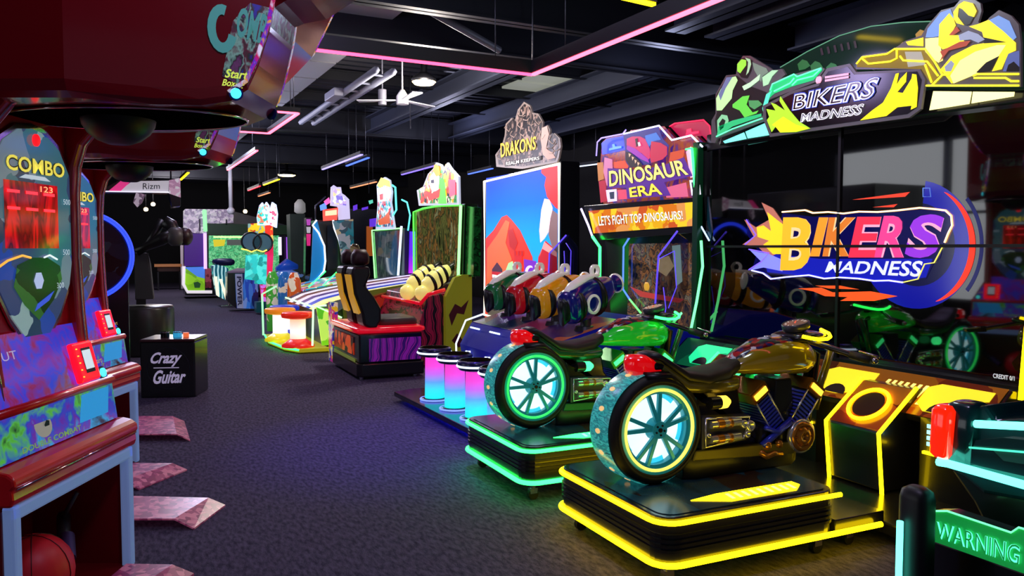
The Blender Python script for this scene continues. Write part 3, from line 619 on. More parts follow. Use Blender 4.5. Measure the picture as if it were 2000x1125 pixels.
b.mat(FL); b.ext([Z1f(x, y, .058) for x, y in ((450, 790), (470, 800), (500, 836), (600, 832), (680, 812), (600, 790), (520, 740))], (-.002, 0, 0))
WT = E('f8f4ff', 1.25)
b.mat(E('3848b0', .8)); b.quad_text('BIKERS', [Z1f(*p, .060) for p in ((572, 705), (1085, 630), (1145, 480), (590, 592))], (0, 0, 0), off=.06)
b.mat(WT); b.quad_text('BIKERS', [Z1f(*p, .062) for p in ((580, 700), (1080, 625), (1140, 485), (595, 600))], (0, 0, 0), off=.035)
b.mat(pl('plaque_black', '121016')); b.quad_text('BIKERS', [Z1f(*p, .064) for p in ((585, 695), (1075, 620), (1135, 490), (600, 605))], (0, 0, 0), off=-.012)
b.mat(WT); b.quad_text('MADNESS', [Z1f(*p, .062) for p in ((630, 775), (1010, 728), (1040, 655), (640, 718))], (0, 0, 0), off=.035)
b.mat(pl('lt_grey', '6a6484')); b.quad_text('MADNESS', [Z1f(*p, .064) for p in ((634, 771), (1006, 724), (1036, 660), (644, 722))], (0, 0, 0), off=-.012)
b.mat(E('e8a8c8', 1.)); b.ball(Z1f(745, 508, .06), .03, 10, (.1, 1, 1))
for (a0, a1) in ((500, 478), (520, 497)): b.ext([Z1f(x, y, .06) for x, y in ((785, a0), (935, a1), (935, a1-14), (785, a0-14))], (-.001, 0, 0))
b.build('logo_plaque', t)
# riders: acrylic cut-outs
b = B(RIM); b.ext([Zg(x, y, .02) for x, y in ((80, 1120), (85, 900), (125, 830), (125, 640), (230, 450), (330, 440), (345, 330), (400, 255), (470, 255), (660, 370), (700, 400), (790, 385), (825, 440), (780, 480), (920, 435), (1190, 370), (1220, 390), (1120, 520), (640, 700), (620, 900), (140, 1080), (120, 1124))], (-.018, 0, 0))
G1 = E('60d840', .8); G2 = E('b8f0a0', .9); GD = pl('print_dark', '141c18', .3, em=.02); G3 = E('18b870', .9); G4 = E('6a78a8', .6)
for pts, m, h in (
    (((140, 1060), (120, 900), (140, 820), (135, 650), (240, 465), (340, 455), (480, 560), (640, 620), (600, 760), (600, 850), (300, 980)), GD, .039),
    (((140, 800), (135, 680), (180, 590), (250, 480), (330, 460), (350, 500), (300, 600), (290, 680), (190, 800)), G2, .041), (((160, 640), (240, 470), (300, 465), (230, 580), (180, 700)), G4, .042),
    (((300, 740), (400, 660), (470, 650), (440, 740), (500, 820), (560, 800), (540, 830), (420, 870), (370, 800), (300, 770)), G1, .042),
    (((460, 700), (560, 700), (600, 740), (520, 790), (470, 760)), E('489a58', .7), .043),
    (((145, 900), (190, 840), (245, 850), (260, 900), (225, 1000), (150, 1050)), E('88d8a0', .7), .041), (((165, 930), (200, 880), (230, 900), (210, 970), (175, 1000)), GD, .043),
    (((350, 340), (390, 280), (450, 275), (500, 300), (490, 400), (450, 480), (390, 470), (355, 420)), GD, .044), (((350, 340), (395, 290), (440, 300), (440, 350), (380, 430), (352, 410)), E('90e038', .9), .046),
    (((430, 275), (480, 290), (490, 340), (465, 420), (440, 450), (455, 380), (460, 320)), E('a8d8a8', .7), .046),
    (((500, 320), (640, 380), (660, 420), (600, 460), (590, 520), (520, 400)), E('708878', .7), .044), (((600, 470), (700, 400), (760, 400), (700, 460), (660, 540), (610, 560)), E('a8e0b0', .8), .044),
    (((400, 560), (480, 520), (580, 440), (570, 500), (480, 570), (420, 600)), E('c0e8c0', .8), .046),
    (((640, 700), (680, 560), (920, 440), (960, 450), (1180, 375), (1200, 395), (1110, 500), (900, 560), (720, 630)), G3, .04), (((140, 1070), (300, 960), (590, 860), (590, 830), (300, 900), (160, 960)), G3, .043), (((600, 780), (640, 640), (700, 600), (680, 640), (620, 860)), E('50e8c0', 1.), .044)):
    patch(b, pts, h, m, Zg)
b.mat(E('60ffb0', 1.6))
for pts in (((680, 600), (700, 540), (920, 440), (950, 465), (1190, 380)), ((720, 610), (880, 530), (920, 480)), ((900, 550), (950, 500), (1110, 460), (1190, 385)), ((140, 1060), (300, 985), (600, 880))): b.tube([Zg(x, y, .046) for x, y in pts], .006, 5)
b.build('green_rider_cutout', t)
b = B(RIM); b.ext([Zy(x, y, .02) for x, y in ((0, 590), (60, 510), (300, 480), (380, 430), (450, 380), (600, 330), (650, 240), (780, 100), (900, 70), (950, 10), (1000, -10), (1080, 0), (1140, 40), (1150, 110), (1120, 210), (1160, 240), (1220, 170), (1310, 100), (1420, 150), (1490, 230), (1510, 400), (1510, 800), (650, 800), (600, 640), (0, 640))], (-.018, 0, 0))
Y1_ = E('ffe820', 1.05); Y2_ = E('fff890', 1.1); YB = E('7098d8', .8); YD = pl('print_dark2', '241c14', .3); YR = E('a84428', .8)
for pts, m, h in (
    (((640, 350), (660, 270), (780, 120), (870, 90), (900, 170), (780, 230), (760, 340), (700, 350)), YB, .041), (((1210, 200), (1310, 150), (1410, 200), (1475, 350), (1440, 380), (1350, 290)), YB, .041),
    (((640, 480), (640, 360), (760, 350), (780, 440), (800, 560), (760, 580), (700, 540)), Y2_, .042), (((760, 420), (770, 230), (860, 130), (900, 180), (920, 240), (870, 330), (960, 330), (1000, 390), (800, 460)), Y1_, .043),
    (((900, 120), (950, 50), (1000, 20), (1080, 40), (1115, 110), (1090, 165), (1040, 150), (980, 90), (950, 80), (940, 160), (1000, 240), (930, 220), (905, 180)), Y1_, .046), (((945, 90), (1000, 100), (1085, 165), (1050, 230), (1010, 240), (950, 170)), YD, .044),
    (((1040, 250), (1120, 230), (1220, 190), (1350, 290), (1470, 400), (1470, 470), (1400, 500), (1340, 640), (1250, 660), (1320, 520), (1200, 600), (1120, 680), (880, 770), (780, 640), (880, 520), (1080, 420), (1190, 400), (1160, 300)), Y1_, .042),
    (((960, 560), (1100, 480), (1300, 420), (1380, 420), (1300, 540), (1120, 680), (900, 770), (870, 700)), Y2_, .044), (((1180, 350), (1390, 395), (1180, 405)), YD, .046), (((1110, 670), (1200, 580), (1320, 520), (1230, 660), (1130, 675)), YD, .046),
    (((780, 480), (960, 390), (1060, 380), (1020, 430), (860, 470), (820, 520), (770, 580), (800, 520)), YR, .047), (((860, 330), (930, 250), (960, 290), (900, 330)), YR, .046), (((950, 330), (1040, 290), (1130, 320), (1190, 370), (1130, 400), (1060, 370), (960, 380)), E('98a4c0', .7), .047),
    (((820, 620), (880, 560), (910, 590), (880, 660), (830, 660)), E('98a4c0', .6), .046), (((1390, 500), (1500, 470), (1500, 660), (1350, 660)), E('5868a8', .6), .04), (((1400, 600), (1450, 570), (1500, 620), (1500, 660), (1380, 660)), YD, .041),
    (((10, 590), (60, 520), (300, 490), (370, 450), (650, 450), (700, 560), (760, 700), (700, 790), (600, 640), (10, 620)), E('8a7410', .5), .04), (((450, 480), (600, 480), (640, 600), (480, 620)), E('a8a8a0', .6), .041),
    (((460, 390), (620, 350), (620, 430), (480, 420)), Y1_, .041)):
    patch(b, pts, h, m, Zy)
b.mat(E('fff030', 1.7))
for pts in (((10, 590), (60, 530), (290, 500), (360, 455), (640, 455), (720, 560), (800, 690)), ((60, 540), (120, 590), (320, 570), (380, 540), (380, 460)), ((410, 520), (440, 560), (660, 570), (760, 700)), ((700, 790), (800, 690), (860, 690)), ((1080, 700), (1120, 685), (1500, 685)), ((1090, 720), (1380, 720), (1430, 750), (1500, 750)), ((640, 600), (700, 760)), ((650, 790), (1500, 790))): b.tube([Zy(x, y, .046) for x, y in pts], .006, 5)
b.build('yellow_rider_cutout', t)
# ---- console: a top deck and a knee box for each bike
OR = art('console_art', ['7a2c10', 'a04818', '5a2010', 'b06a18'], 4, .12, 4, .2)
def con(yc, ne, key, hexn):
    k = B(SAT); prof = [(4.0, .14), (3.96, .50), (4.27, .74), (4.42, .74), (4.42, .14)]
    k.ext([(x, yc-.2, z) for x, z in prof], (0, .4, 0)); k = k.build('knee_box_'+key, t, bevel=.01)
    for s_ in (-1, 1): B(ne).tube([(3.99, yc+s_*.2, .12), (3.95, yc+s_*.2, .50), (4.27, yc+s_*.2, .75)], .012, 8).build('neon_strip', k)
    b = B(OR); n_ = V((-.24, 0, .31)).normalized(); q = [V((3.965, yc-.185, .508)), V((4.26, yc-.185, .737)), V((4.26, yc+.185, .737)), V((3.965, yc+.185, .508))]
    b.ext(q, n_*.004); b.build('art_panel', k)
    b = B(ne); c = V((4.1, yc, .622))+n_*.012; U = V((0, -1, 0)); W_ = V((.31, 0, .24)).normalized()
    b.tube([c+U*.125*cos(2*pi*i/32)+W_*.13*sin(2*pi*i/32) for i in range(32)], .011, 8, True); b.build('neon_ring', k)
    b = B(pl('speaker_cone', '1a0e0a', .3)); b.add([c+U*.1*cos(2*pi*i/32)+W_*.105*sin(2*pi*i/32) for i in range(32)], [tuple(range(32))]); b.build('speaker', k)
    return k
con(3.5, N_YEL, 'yellow', 'ffe020').name = 'knee_box'; con(4.93, N_CYG, 'green', '20ffa0').name = 'knee_box'
b = B(SAT); b.box(4.3, XS+.02, Y0-.05, Y1, .1, .7); b.xz([(4.18, .6), (4.2, .56), (4.45, .56), (XS, .72), (XS, .78), (4.42, .8)], Y0-.05, Y1+.05); b.build('console', t, bevel=.008)
b = B(OR); n_ = V((-.2, 0, .24)).normalized()
def dk(u, y, h=.0): return V((4.18, y, .602)).lerp(V((4.42, y, .802)), u)+n_*h
b.ext([dk(0, Y0-.03, .002), dk(1, Y0-.03, .002), dk(1, 4.2, .002), dk(0, 4.2, .002)], n_*.003); b.mat(art('console_art_green', ['0c5a34', '12804a', '0a3c2c', '206a50'], 4, .15, 4, .2)); b.ext([dk(0, 4.22, .002), dk(1, 4.22, .002), dk(1, Y1, .002), dk(0, Y1, .002)], n_*.003); b.build('deck_art', t)
for yc, m in ((3.5, E('fff070', 1.5)), (4.93, E('70ffd0', 1.3))):
    b = B(m)
    for i in range(8):
        y = yc+.1-i*.045; b.ext([dk(.25, y, .006), dk(.75, y-.03, .006), dk(.75, y-.05, .006), dk(.25, y-.02, .006)], n_*.003)
    b.mat(E('f0dc20' if yc < 4 else '20e898', .95))
    for y in (yc+.36, yc-.42):
        b.ext([dk(u, y+v, .006) for u, v in ((.12, .13), (.3, .2), (.72, .2), (.85, .13), (.85, -.2), (.62, -.2), (.55, -.1), (.2, -.08), (.12, 0))], n_*.004)
        b.mat(BLK); b.ext([dk(.12+.26*sin(a*pi/8), y+.02+.085*cos(a*pi/8), .012) for a in range(9)], n_*.002); b.mat(E('f0dc20' if yc < 4 else '20e898', .95))
    b.build('deck_lights', t)
for yc, m in ((2.95, N_YEL), (4.2, N_YEL)):
    b = B(E('a0f4ff', 1.2))
    for i in range(4): b.box(4.17, 4.18, yc-.15, yc+.2, .44+i*.035, .462+i*.035)
    b.mat(m).box(4.16, 4.18, yc-.17, yc+.22, .39, .405); b.build('grille_lights', t)
    B(SAT).box(4.18, 4.3, yc-.2, yc+.25, .1, .6).build('console_front', t)
B(SAT).box(3.6, 4.45, Y0-.1, Y1, .06, .13).build('base_plate', t, bevel=.01)
# ================================================================== green ride at the right edge
t = thing('hover_ride_seat', 'dark teal ride seat with cyan neon, red tail lamp and green WARNING board', 'arcade machine', (2.1, 2.0, 0))
TEAL = pl('teal_shell', '0c3034', .22, coat=.6)
f = lambda px, py, d=1.85: CC+ray(px, py)*d
# a shell aligned with the rows; its near side faces the aisle
u = V((0, -1, 0)); 
def g(px, py, X): return onX(px, py, X)
XA = 2.15
sh = B(TEAL); pts = [g(*p, XA) for p in ((1850, 905), (1850, 880), (1885, 800), (1925, 790), (1945, 820), (2060, 815), (2200, 830), (2200, 1020), (2060, 990), (1920, 965))]
sh.ext(pts, (.55, 0, 0)); sh = sh.build('shell', t, bevel=.012)
b = B(pl('teal_dark', '061c1c', .3, coat=.4)); b.ext([g(*p, XA+.03) for p in ((1852, 912), (2200, 1010), (2200, 1200), (1945, 1060), (1930, 1040), (1900, 980))], (.45, 0, 0)); b.build('hull', t, bevel=.01)
b = B(TEAL); b.ext([g(*p, XA-.02) for p in ((1905, 860), (1960, 855), (2200, 880), (2200, 980), (2000, 930), (1890, 905))], (.02, 0, 0)); b.mat(pl('teal_mesh', '1c5a50', .5, em=.05)); b.ext([g(*p, XA-.024) for p in ((1935, 875), (2200, 895), (2200, 940), (1960, 900))], (.004, 0, 0)); b.build('side_vent', t)
B(N_CYN).tube([g(1832, 902, XA-.03), g(1850, 905, XA-.03), g(2200, 1003, XA-.03)], .012, 8).build('neon_strip', t)
B(N_CYN).tube([g(1905, 828, XA-.03), g(2200, 842, XA-.03)], .011, 8).build('neon_strip', t)
B(neon('neon_teal', '58e0c0', '30ffd0', 1.2)).tube([g(1893, 874, XA-.03), g(2200, 900, XA-.03)], .003, 6).build('neon_line', t)
b = B(pl('red_tail_lamp', 'd81408', .12, coat=1., em=1.1, ecol='ff2408')); c0_ = g(1852, 790, XA-.02); c1_ = g(1845, 890, XA-.02)
b.loft([(c1_.x, c1_.y, c1_.z-.005, .025, .02), (c1_.x, c1_.y, c1_.z+.01, .04, .03), (c0_.x, c0_.y, c0_.z-.015, .042, .032), (c0_.x, c0_.y, c0_.z, .03, .02)], 18, 4, 'Z'); b.build('tail_lamp', t)
b = B(TEAL); c0_ = g(1885, 785, XA); c1_ = g(1880, 900, XA); b.loft([(c1_.x+.02, c1_.y, c1_.z, .05, .045), (c0_.x+.02, c0_.y, c0_.z-.01, .05, .045), (c0_.x+.02, c0_.y, c0_.z, .03, .03)], 18, 4, 'Z'); b.build('lamp_housing', t)
XB = 2.02
bd = B(SAT); wp = ((1808, 1006), (1820, 998), (1850, 998), (1975, 1040), (1990, 1030), (2140, 1075), (2140, 1170), (1808, 1052))
bd.ext([g(x, y, XB+.02) for x, y in wp], (.05, 0, 0)); bd = bd.build('warning_board', t)
b = B(pl('warning_green', '18a048', .25, em=.55, ecol='18a048')); b.ext([g(x, y, XB+.016) for x, y in wp], (.003, 0, 0)); b.build('board_face', bd)
b = B(E('70ffb0', 1.5)); b.tube([g(x, y, XB+.012) for x, y in wp[:6]], .003, 5)
b.mat(E('60f8d0', 1.3)); q = [g(*p, XB+.010) for p in ((1829, 1050), (1990, 1105), (1993, 1066), (1829, 1018))]; b.quad_text('WARNING', q, (0, 0, 0), off=.03)
b.mat(pl('warning_green', '18a048')); b.quad_text('WARNING', q, (-.002, 0, 0), off=-.012); b.build('lettering', bd)
b = B(SAT); b.ext([g(*p, XB+.07) for p in ((1800, 1045), (2140, 1165), (2140, 1300), (1810, 1260))], (.4, 0, 0)); b.build('foot_box', t, bevel=.01)
# padded post with a light bar
XP = 1.93
t2 = thing('padded_armrest_post', 'black padded post with a vertical cyan light bar, left of the WARNING board', 'post', (XP, 1.75, 0))
a = g(1778, 955, XP); b = B(pl('black_pad', '0c0c0f', .45)); b.loft([(XP+.03, a.y, .0, .035, .045), (XP+.03, a.y, a.z-.03, .035, .045), (XP+.03, a.y, a.z-.008, .03, .04), (XP+.03, a.y, a.z+.004, .015, .022)], 18, 3, 'Z'); b.build('post', t2)
a = g(1758, 1018, XP-.02); b = B(N_CYN); b.tube([(a.x, a.y, a.z), (a.x, a.y, .05)], .009, 8); b.build('light_bar', t2)
# ================================================================== dinosaur shooting cabinet, its guns and stools
XD = 4.6
t = thing('shooting_game_cabinet', 'four gun cabinet with DINOSAUR ERA sign, orange banner and cyan neon frame', 'arcade machine', (XD, 6.8, 0))
def d(px, py, h=0., X=XD): return onX(px, py, X)-V((h, 0, 0))
B(pl('navy_shell', '080a1c', .3, coat=.3)).box(XD+.2, XD+.7, 5.95, 7.75, .0, 2.1).build('cabinet_body', t, bevel=.01)
# marquee
mq = ((1175, 398), (1168, 330), (1172, 278), (1180, 270), (1222, 262), (1228, 254), (1293, 246), (1318, 274), (1356, 265), (1376, 285), (1380, 384))
b = B(SAT); b.ext([d(x, y, -.03) for x, y in mq], (.12, 0, 0)); mb = b.build('marquee', t, bevel=.004)
b = B(art('dino_backdrop', ['6a2a58', '3a4a98', '90405a', 'b06030', '4a2880', '7a2890'], 5, .55, 11, .15, 2.2, kind='noise')); b.ext([d(x, y, -.028) for x, y in mq], (-.004, 0, 0)); b.build('backlit_print', mb)
b = B(E('3050ff', .9)); b.ext([d(x, y, -.02) for x, y in ((1174, 302), (1172, 280), (1182, 271), (1221, 264), (1222, 292))], (-.003, 0, 0)); b.mat(E('60a0ff', 1.2)); b.ext([d(x, y, -.012) for x, y in ((1188, 294), (1212, 289), (1212, 285), (1200, 286), (1198, 281), (1194, 282), (1195, 288), (1188, 290))], (-.003, 0, 0)); b.build('blue_badge', mb)
b = B(SAT); rp = ((1296, 246), (1306, 240), (1362, 233), (1374, 245), (1378, 285), (1358, 264), (1320, 272)); b.ext([d(x, y, -.10) for x, y in rp], (-.02, 0, 0)); b.mat(E('a81040', .8)); b.ext([d(x, y, -.08) for x, y in rp], (-.003, 0, 0)); b.mat(E('ff3058', 1.3)); b.ext([d(x, y, -.075) for x, y in ((1327, 264), (1352, 259), (1352, 255), (1338, 257), (1337, 250), (1329, 252))], (-.003, 0, 0)); b.tube([d(x, y, -.07) for x, y in rp[:5]], .006, 5); b.build('red_badge', t)
b = B(N_BLU); b.mat(E('a090ff', 2.)); b.tube([d(x, y, .035) for x, y in ((1170, 305), (1172, 278), (1180, 270), (1222, 262), (1228, 254))], .008, 6); b.mat(E('d8d8ff', 2.2)); b.tube([d(x, y, .035) for x, y in ((1224, 262), (1293, 246), (1318, 274), (1356, 265), (1378, 287))], .009, 6); b.build('neon_outline', mb)
# the dinosaur head of the print
b = B(E('b02860', .8)); zd = lambda x, y: (1120+x*.4267, 220+y*.4267)
def dz(b, pts, m, h): b.mat(m); b.ext([d(*zd(x, y), h) for x, y in pts], (-.002, 0, 0))
zd0 = zd; zd = lambda x, y: (1160+x*.1555, 225+y*.1555)
dz(b, ((400, 240), (840, 135), (900, 300), (980, 380), (960, 520), (720, 620), (480, 650), (430, 560), (430, 440)), E('2c2890', .6), .033)
dz(b, ((680, 260), (820, 220), (880, 310), (780, 330), (730, 400), (690, 340)), E('3878d8', .8), .034)
dz(b, ((290, 590), (420, 570), (470, 640), (460, 670), (290, 665)), E('d84820', .9), .034); dz(b, ((1000, 470), (1180, 430), (1160, 540), (980, 590)), E('d04818', .8), .034)
dz(b, ((75, 600), (150, 590), (160, 800), (90, 830)), E('c8803c', .8), .034); dz(b, ((95, 830), (180, 820), (200, 1080), (120, 1100)), E('b81838', .8), .034)
dz(b, ((450, 300), (520, 270), (620, 270), (680, 300), (740, 420), (750, 520), (730, 560), (640, 480), (560, 440), (500, 420), (450, 380)), E('c82868', .9), .036)
dz(b, ((455, 380), (560, 420), (720, 550), (735, 600), (640, 560), (520, 480), (450, 430)), E('a030b8', .8), .038)
dz(b, ((760, 330), (880, 350), (960, 400), (960, 500), (900, 560), (760, 600), (740, 520)), E('c01c48', .85), .036)
dz(b, ((440, 460), (500, 470), (600, 560), (650, 620), (640, 660), (500, 655), (440, 560)), E('241428', .4), .040)
dz(b, ((560, 300), (590, 290), (600, 380), (575, 400)), E('181028', .3), .040); dz(b, ((595, 345), (620, 340), (635, 385), (605, 395)), E('f0d8d8', 1.), .042)
for x, y in ((480, 480), (520, 520), (555, 560), (590, 590)): dz(b, ((x, y), (x+28, y+14), (x+8, y+50)), E('e8c0a0', .9), .042)
zd = zd0
dz(b, ((155, 205), (190, 215), (195, 330), (165, 335), (150, 270)), E('d880b0', .8), .034); dz(b, ((530, 180), (552, 155), (575, 290), (550, 300)), E('e8b0d8', .9), .034)
dz(b, ((160, 355), (210, 350), (212, 405), (170, 410)), E('f0e0ff', .9), .034); dz(b, ((215, 355), (265, 352), (265, 395), (220, 398)), E('e04868', .9), .034)
dz(b, ((430, 345), (530, 320), (540, 385), (440, 390)), E('e06088', .8), .034); dz(b, ((545, 310), (590, 305), (598, 375), (555, 380)), E('f0f0ff', .9), .034)
dz(b, ((555, 320), (580, 318), (582, 350), (560, 352)), E('304060', .5), .036); dz(b, ((178, 365), (200, 362), (200, 395), (182, 396)), E('304060', .5), .036)
dz(b, ((170, 255), (300, 262), (420, 245), (520, 205), (560, 290), (430, 320), (460, 380), (260, 395), (255, 345), (170, 345)), E('50188c', .9), .036)
b.mat(pl('dino_black', '100818')); q1 = [d(*zd(*p), .040) for p in ((180, 340), (545, 285), (520, 215), (178, 268))]; b.quad_text('DINOSAUR', q1, (0, 0, 0), off=.05)
b.mat(E('f4e878', 1.15)); b.quad_text('DINOSAUR', q1, (-.003, 0, 0), off=.02); q2 = [d(*zd(*p), .040) for p in ((275, 388), (425, 375), (405, 320), (270, 345))]
b.mat(pl('dino_black', '100818')); b.quad_text('ERA', q2, (0, 0, 0), off=.05); b.mat(E('f4d840', 1.15)); b.quad_text('ERA', q2, (-.003, 0, 0), off=.02)
b.build('sign_artwork', mb)
# banner
bn = ((1150, 412), (1362, 394), (1372, 440), (1160, 456))
b = B(SAT); b.ext([d(x, y, .0) for x, y in ((1140, 402), (1375, 384), (1380, 440), (1384, 452), (1165, 470), (1150, 440))], (.3, 0, 0)); bb = b.build('banner_box', t, bevel=.004)
b = B(art('banner_art', ['e8b020', 'd87820', 'f0d030', 'c85828', 'e09850'], 7, .85, 3, .15, 1.5)); b.ext([d(x, y, .003) for x, y in bn], (-.003, 0, 0)); b.mat(pl('print_brown', '381808')); q = [d(*p, .010) for p in ((1172, 441), (1336, 428), (1334, 411), (1170, 422))]; b.quad_text("LET'S FIGHT TOP DINOSAURS!", q, (0, 0, 0), off=.04); b.mat(E('fff8e8', 1.15)); b.quad_text("LET'S FIGHT TOP DINOSAURS!", q, (-.002, 0, 0), off=.012); b.build('banner', bb)
# screen
b = B(BLK); b.ext([d(x, y, -.12) for x, y in ((1165, 465), (1384, 450), (1375, 670), (1180, 690))], (.05, 0, 0)); b.build('screen_surround', t)
b = B(art('dino_screen', ['10141c', '302c28', '604428', '1a2028', '8a5c34', '2a3038', '7a7058', '301c3c', 'a08060', '14181e'], 4.5, .6, 8, .05, 3, kind='noise')); b.ext([d(x, y, -.11) for x, y in ((1212, 476), (1378, 474), (1368, 660), (1208, 660))], (-.005, 0, 0))
b.mat(E('d8a030', .8)).ball(d(1247, 560, -.1), .05, 12, (.1, 1, 1)); b.mat(E('c84038', .6)); b.ext([d(x, y, -.1) for x, y in ((1215, 560), (1240, 570), (1320, 585), (1310, 592), (1235, 580))], (-.002, 0, 0)); b.mat(E('c8b080', .7)); b.ext([d(x, y, -.1) for x, y in ((1268, 505), (1290, 500), (1300, 520), (1285, 540), (1270, 530))], (-.002, 0, 0)); b.mat(E('a8d0c8', .7)); b.ext([d(x, y, -.1) for x, y in ((1296, 480), (1312, 478), (1316, 550), (1304, 560))], (-.002, 0, 0))
b.build('screen', t)
# neon frames
def grad(b, pts, r, c): b.mat(c); b.tube(pts, r, 8)
NB = neon('neon_azure', '70a8ff', '3070ff', 2.5)
b = B(E('d0c0ff', 2.)); b.tube([d(x, y, .06) for x, y in ((1144, 408), (1158, 440), (1166, 462))], .012, 8); grad(b, [d(x, y, .06) for x, y in ((1166, 462), (1181, 483), (1180, 560), (1168, 582), (1148, 605))], .016, N_CYG); b.build('neon_frame', t)
b = B(E('b8d0ff', 1.6)); b.tube([d(x, y, .01) for x, y in ((1359, 392), (1366, 420), (1370, 440), (1387, 470))], .008, 6); b.mat(NB); b.tube([d(x, y, -.05) for x, y in ((1222, 463), (1210, 482), (1209, 565), (1222, 585))], .01, 6); b.mat(neon('neon_green2', '90f0a0', '50ff60', 2.)); b.tube([d(x, y, -.05) for x, y in ((1222, 585), (1244, 612))], .01, 6); b.build('neon_frame', t)
b = B(pl('teal_side_panel', '0a4456', .3, coat=.3)); b.ext([d(x, y, -.01) for x, y in ((1361, 388), (1380, 384), (1388, 455), (1386, 470), (1370, 440))], (.1, 0, 0)); b.build('side_panel', t)
# smoked side wings with violet tracery
for nm, ps, lns in (('left', ((1125, 492), (1162, 458), (1182, 483), (1180, 560), (1150, 612), (1118, 640)), (((1118, 640), (1126, 495), (1160, 460)), ((1160, 475), (1170, 490), (1168, 550), (1140, 592)), ((1156, 490), (1158, 540), (1148, 565), (1150, 585), (1136, 600)))),
                    ('right', ((1332, 500), (1368, 456), (1388, 470), (1386, 560), (1362, 640), (1322, 612)), (((1322, 612), (1330, 500), (1368, 452)), ((1332, 505), (1362, 490), (1366, 560), (1350, 600)), ((1340, 560), (1345, 600), (1335, 660))))):
    h = .35 if nm == 'left' else .25
    b = B(pl('smoked_acrylic', '0c1030', .08, alpha=.45)); b.ext([d(x, y, h) for x, y in ps], (.012, 0, 0)); wg = b.build('side_wing', t)
    b = B(neon('neon_violet', '6a50ff', '4020ff', 1.3))
    for l in lns: b.tube([d(x, y, h+.006) for x, y in l], .0045 if l is not lns[0] else .009, 5)
    b.build('violet_tracery', wg)
b = B(neon('neon_green3', 'a0ffe0', '30ff90', 2.5)); b.tube([d(x, y, .1) for x, y in ((1387, 470), (1390, 520), (1378, 590), (1362, 665))], .012, 8); b.tube([d(x, y, .18) for x, y in ((1362, 610), (1345, 630), (1337, 680))], .012, 8); b.build('neon_frame', t)
# gun console
b = B(pl('console_lit_blue', '0c1080', .6, coat=0, em=.12, ecol='1014c0', ior=1.25)); b.xz([(3.1, .12), (3.02, .6), (3.15, .82), (3.75, .98), (4.1, .98), (4.6, .8), (4.6, .12)], 5.75, 7.75); cs = b.build('gun_console', t, bevel=.02)  # blue neon light on the console is put into colour and emission
b = B(art('console_top_art', ['281450', '7a2850', 'a85038', '141440', '4a2070'], 3, .2, 6, .25)); n_ = V((-.16, 0, .6)).normalized(); b.ext([V((3.16, 5.78, .825)), V((3.74, 5.78, .982)), V((3.74, 7.72, .982)), V((3.16, 7.72, .825))], n_*.004); b.build('top_print', cs)
B(N_WHT).tube([(3.0, 7.77, .25), (2.99, 7.77, .6), (3.1, 7.77, .84), (3.3, 7.77, .9)], .01, 6).build('neon_strip', cs)
for y in (7.45, 6.95, 6.45, 5.95):
    B(N_WHT).tube([(3.045, y+.07, .3), (3.005, y+.07, .55), (3.005, y-.02, .56), (3.045, y-.02, .3)], .011, 6).build('neon_strip', cs); B(N_WHT).tube([(3.1, y+.18, .78), (3.1, y-.05, .78)], .009, 6).build('neon_strip', cs)
# guns
def gun(y, name, c, lb, tilt=.0):
    g_ = thing('mounted_game_gun', lb, 'game gun', (3.45, y, .93), 0, 'mounted guns of the dinosaur cabinet')
    M_ = Matrix.Translation((3.45, y, 1.13)) @ Matrix.Rotation(radians(20), 4, 'Z') @ Matrix.Rotation(radians(-8), 4, 'Y') @ Matrix.Scale(1.22, 4)
    cm = pl('gun_'+name, c, .22, coat=.6, em=.12); wh = pl('gun_white', 'f0ece4', .25, em=.15)
    b = B(cm); b.T = M_; b.loft([(-.2, 0, .0, .07, .09), (-.16, 0, 0, .095, .12), (.0, 0, .02, .11, .14), (.14, 0, .04, .1, .12), (.25, 0, .06, .08, .09), (.33, 0, .07, .055, .06)], 24, 2.5); bd = b.build('gun_body', g_)
    b = B(wh); b.T = M_; b.loft([(-.17, 0, .1, .03, .02), (-.1, 0, .14, .045, .022), (.05, 0, .175, .05, .02), (.18, 0, .17, .03, .012)], 14, 2.5); b.lathe([(.028, 0), (.045, .0), (.045, .03), (.028, .03), (.028, 0)], (.16, -.015, .205), 'Y', 20, cap=False); b.build('top_rail', bd)
    b = B(wh); b.T = M_
    for s_ in (-1, 1): b.lathe([(.052, s_*.0), (.07, s_*.0), (.07, s_*.014), (.052, s_*.014)], (-.02, s_*.105, .0), 'Y', 26, cap=False)
    b.build('side_ring', bd)
    b = B(BLK); b.T = M_
    b.lathe([(.1, -.02), (.125, -.01), (.125, .02), (.1, .03)], (-.12, 0, .0), 'X', 24).lathe([(.12, -.015), (.148, 0), (.12, .03)], (.1, 0, .03), 'X', 24)
    b.loft([(-.24, 0, -.02, .03, .1), (-.2, 0, -.02, .05, .08), (-.17, 0, 0, .06, .08)], 14, 3); b.build('black_bands', bd)
    b = B(BLK); b.T = M_; b.loft([(.03, 0, -.1, .03, .03), (.0, 0, -.18, .03, .035), (-.03, 0, -.26, .035, .04)], 14, 3, 'Z'); b.build('grip', bd)
    b = B(cm); b.T = M_; b.cyl((.33, 0, .07), (.38, 0, .075), .04, .065, 20); b.mat(wh); b.lathe([(.055, 0), (.074, .01), (.055, .02)], (.38, 0, .075), 'X', 24); b.build('muzzle', bd)
    b = B(DKM); b.cyl((3.47, y, .9), (3.47, y, 1.04), .045, .035).cyl((3.47, y, .88), (3.47, y, .93), .1, .08); b.build('swivel_mount', g_)
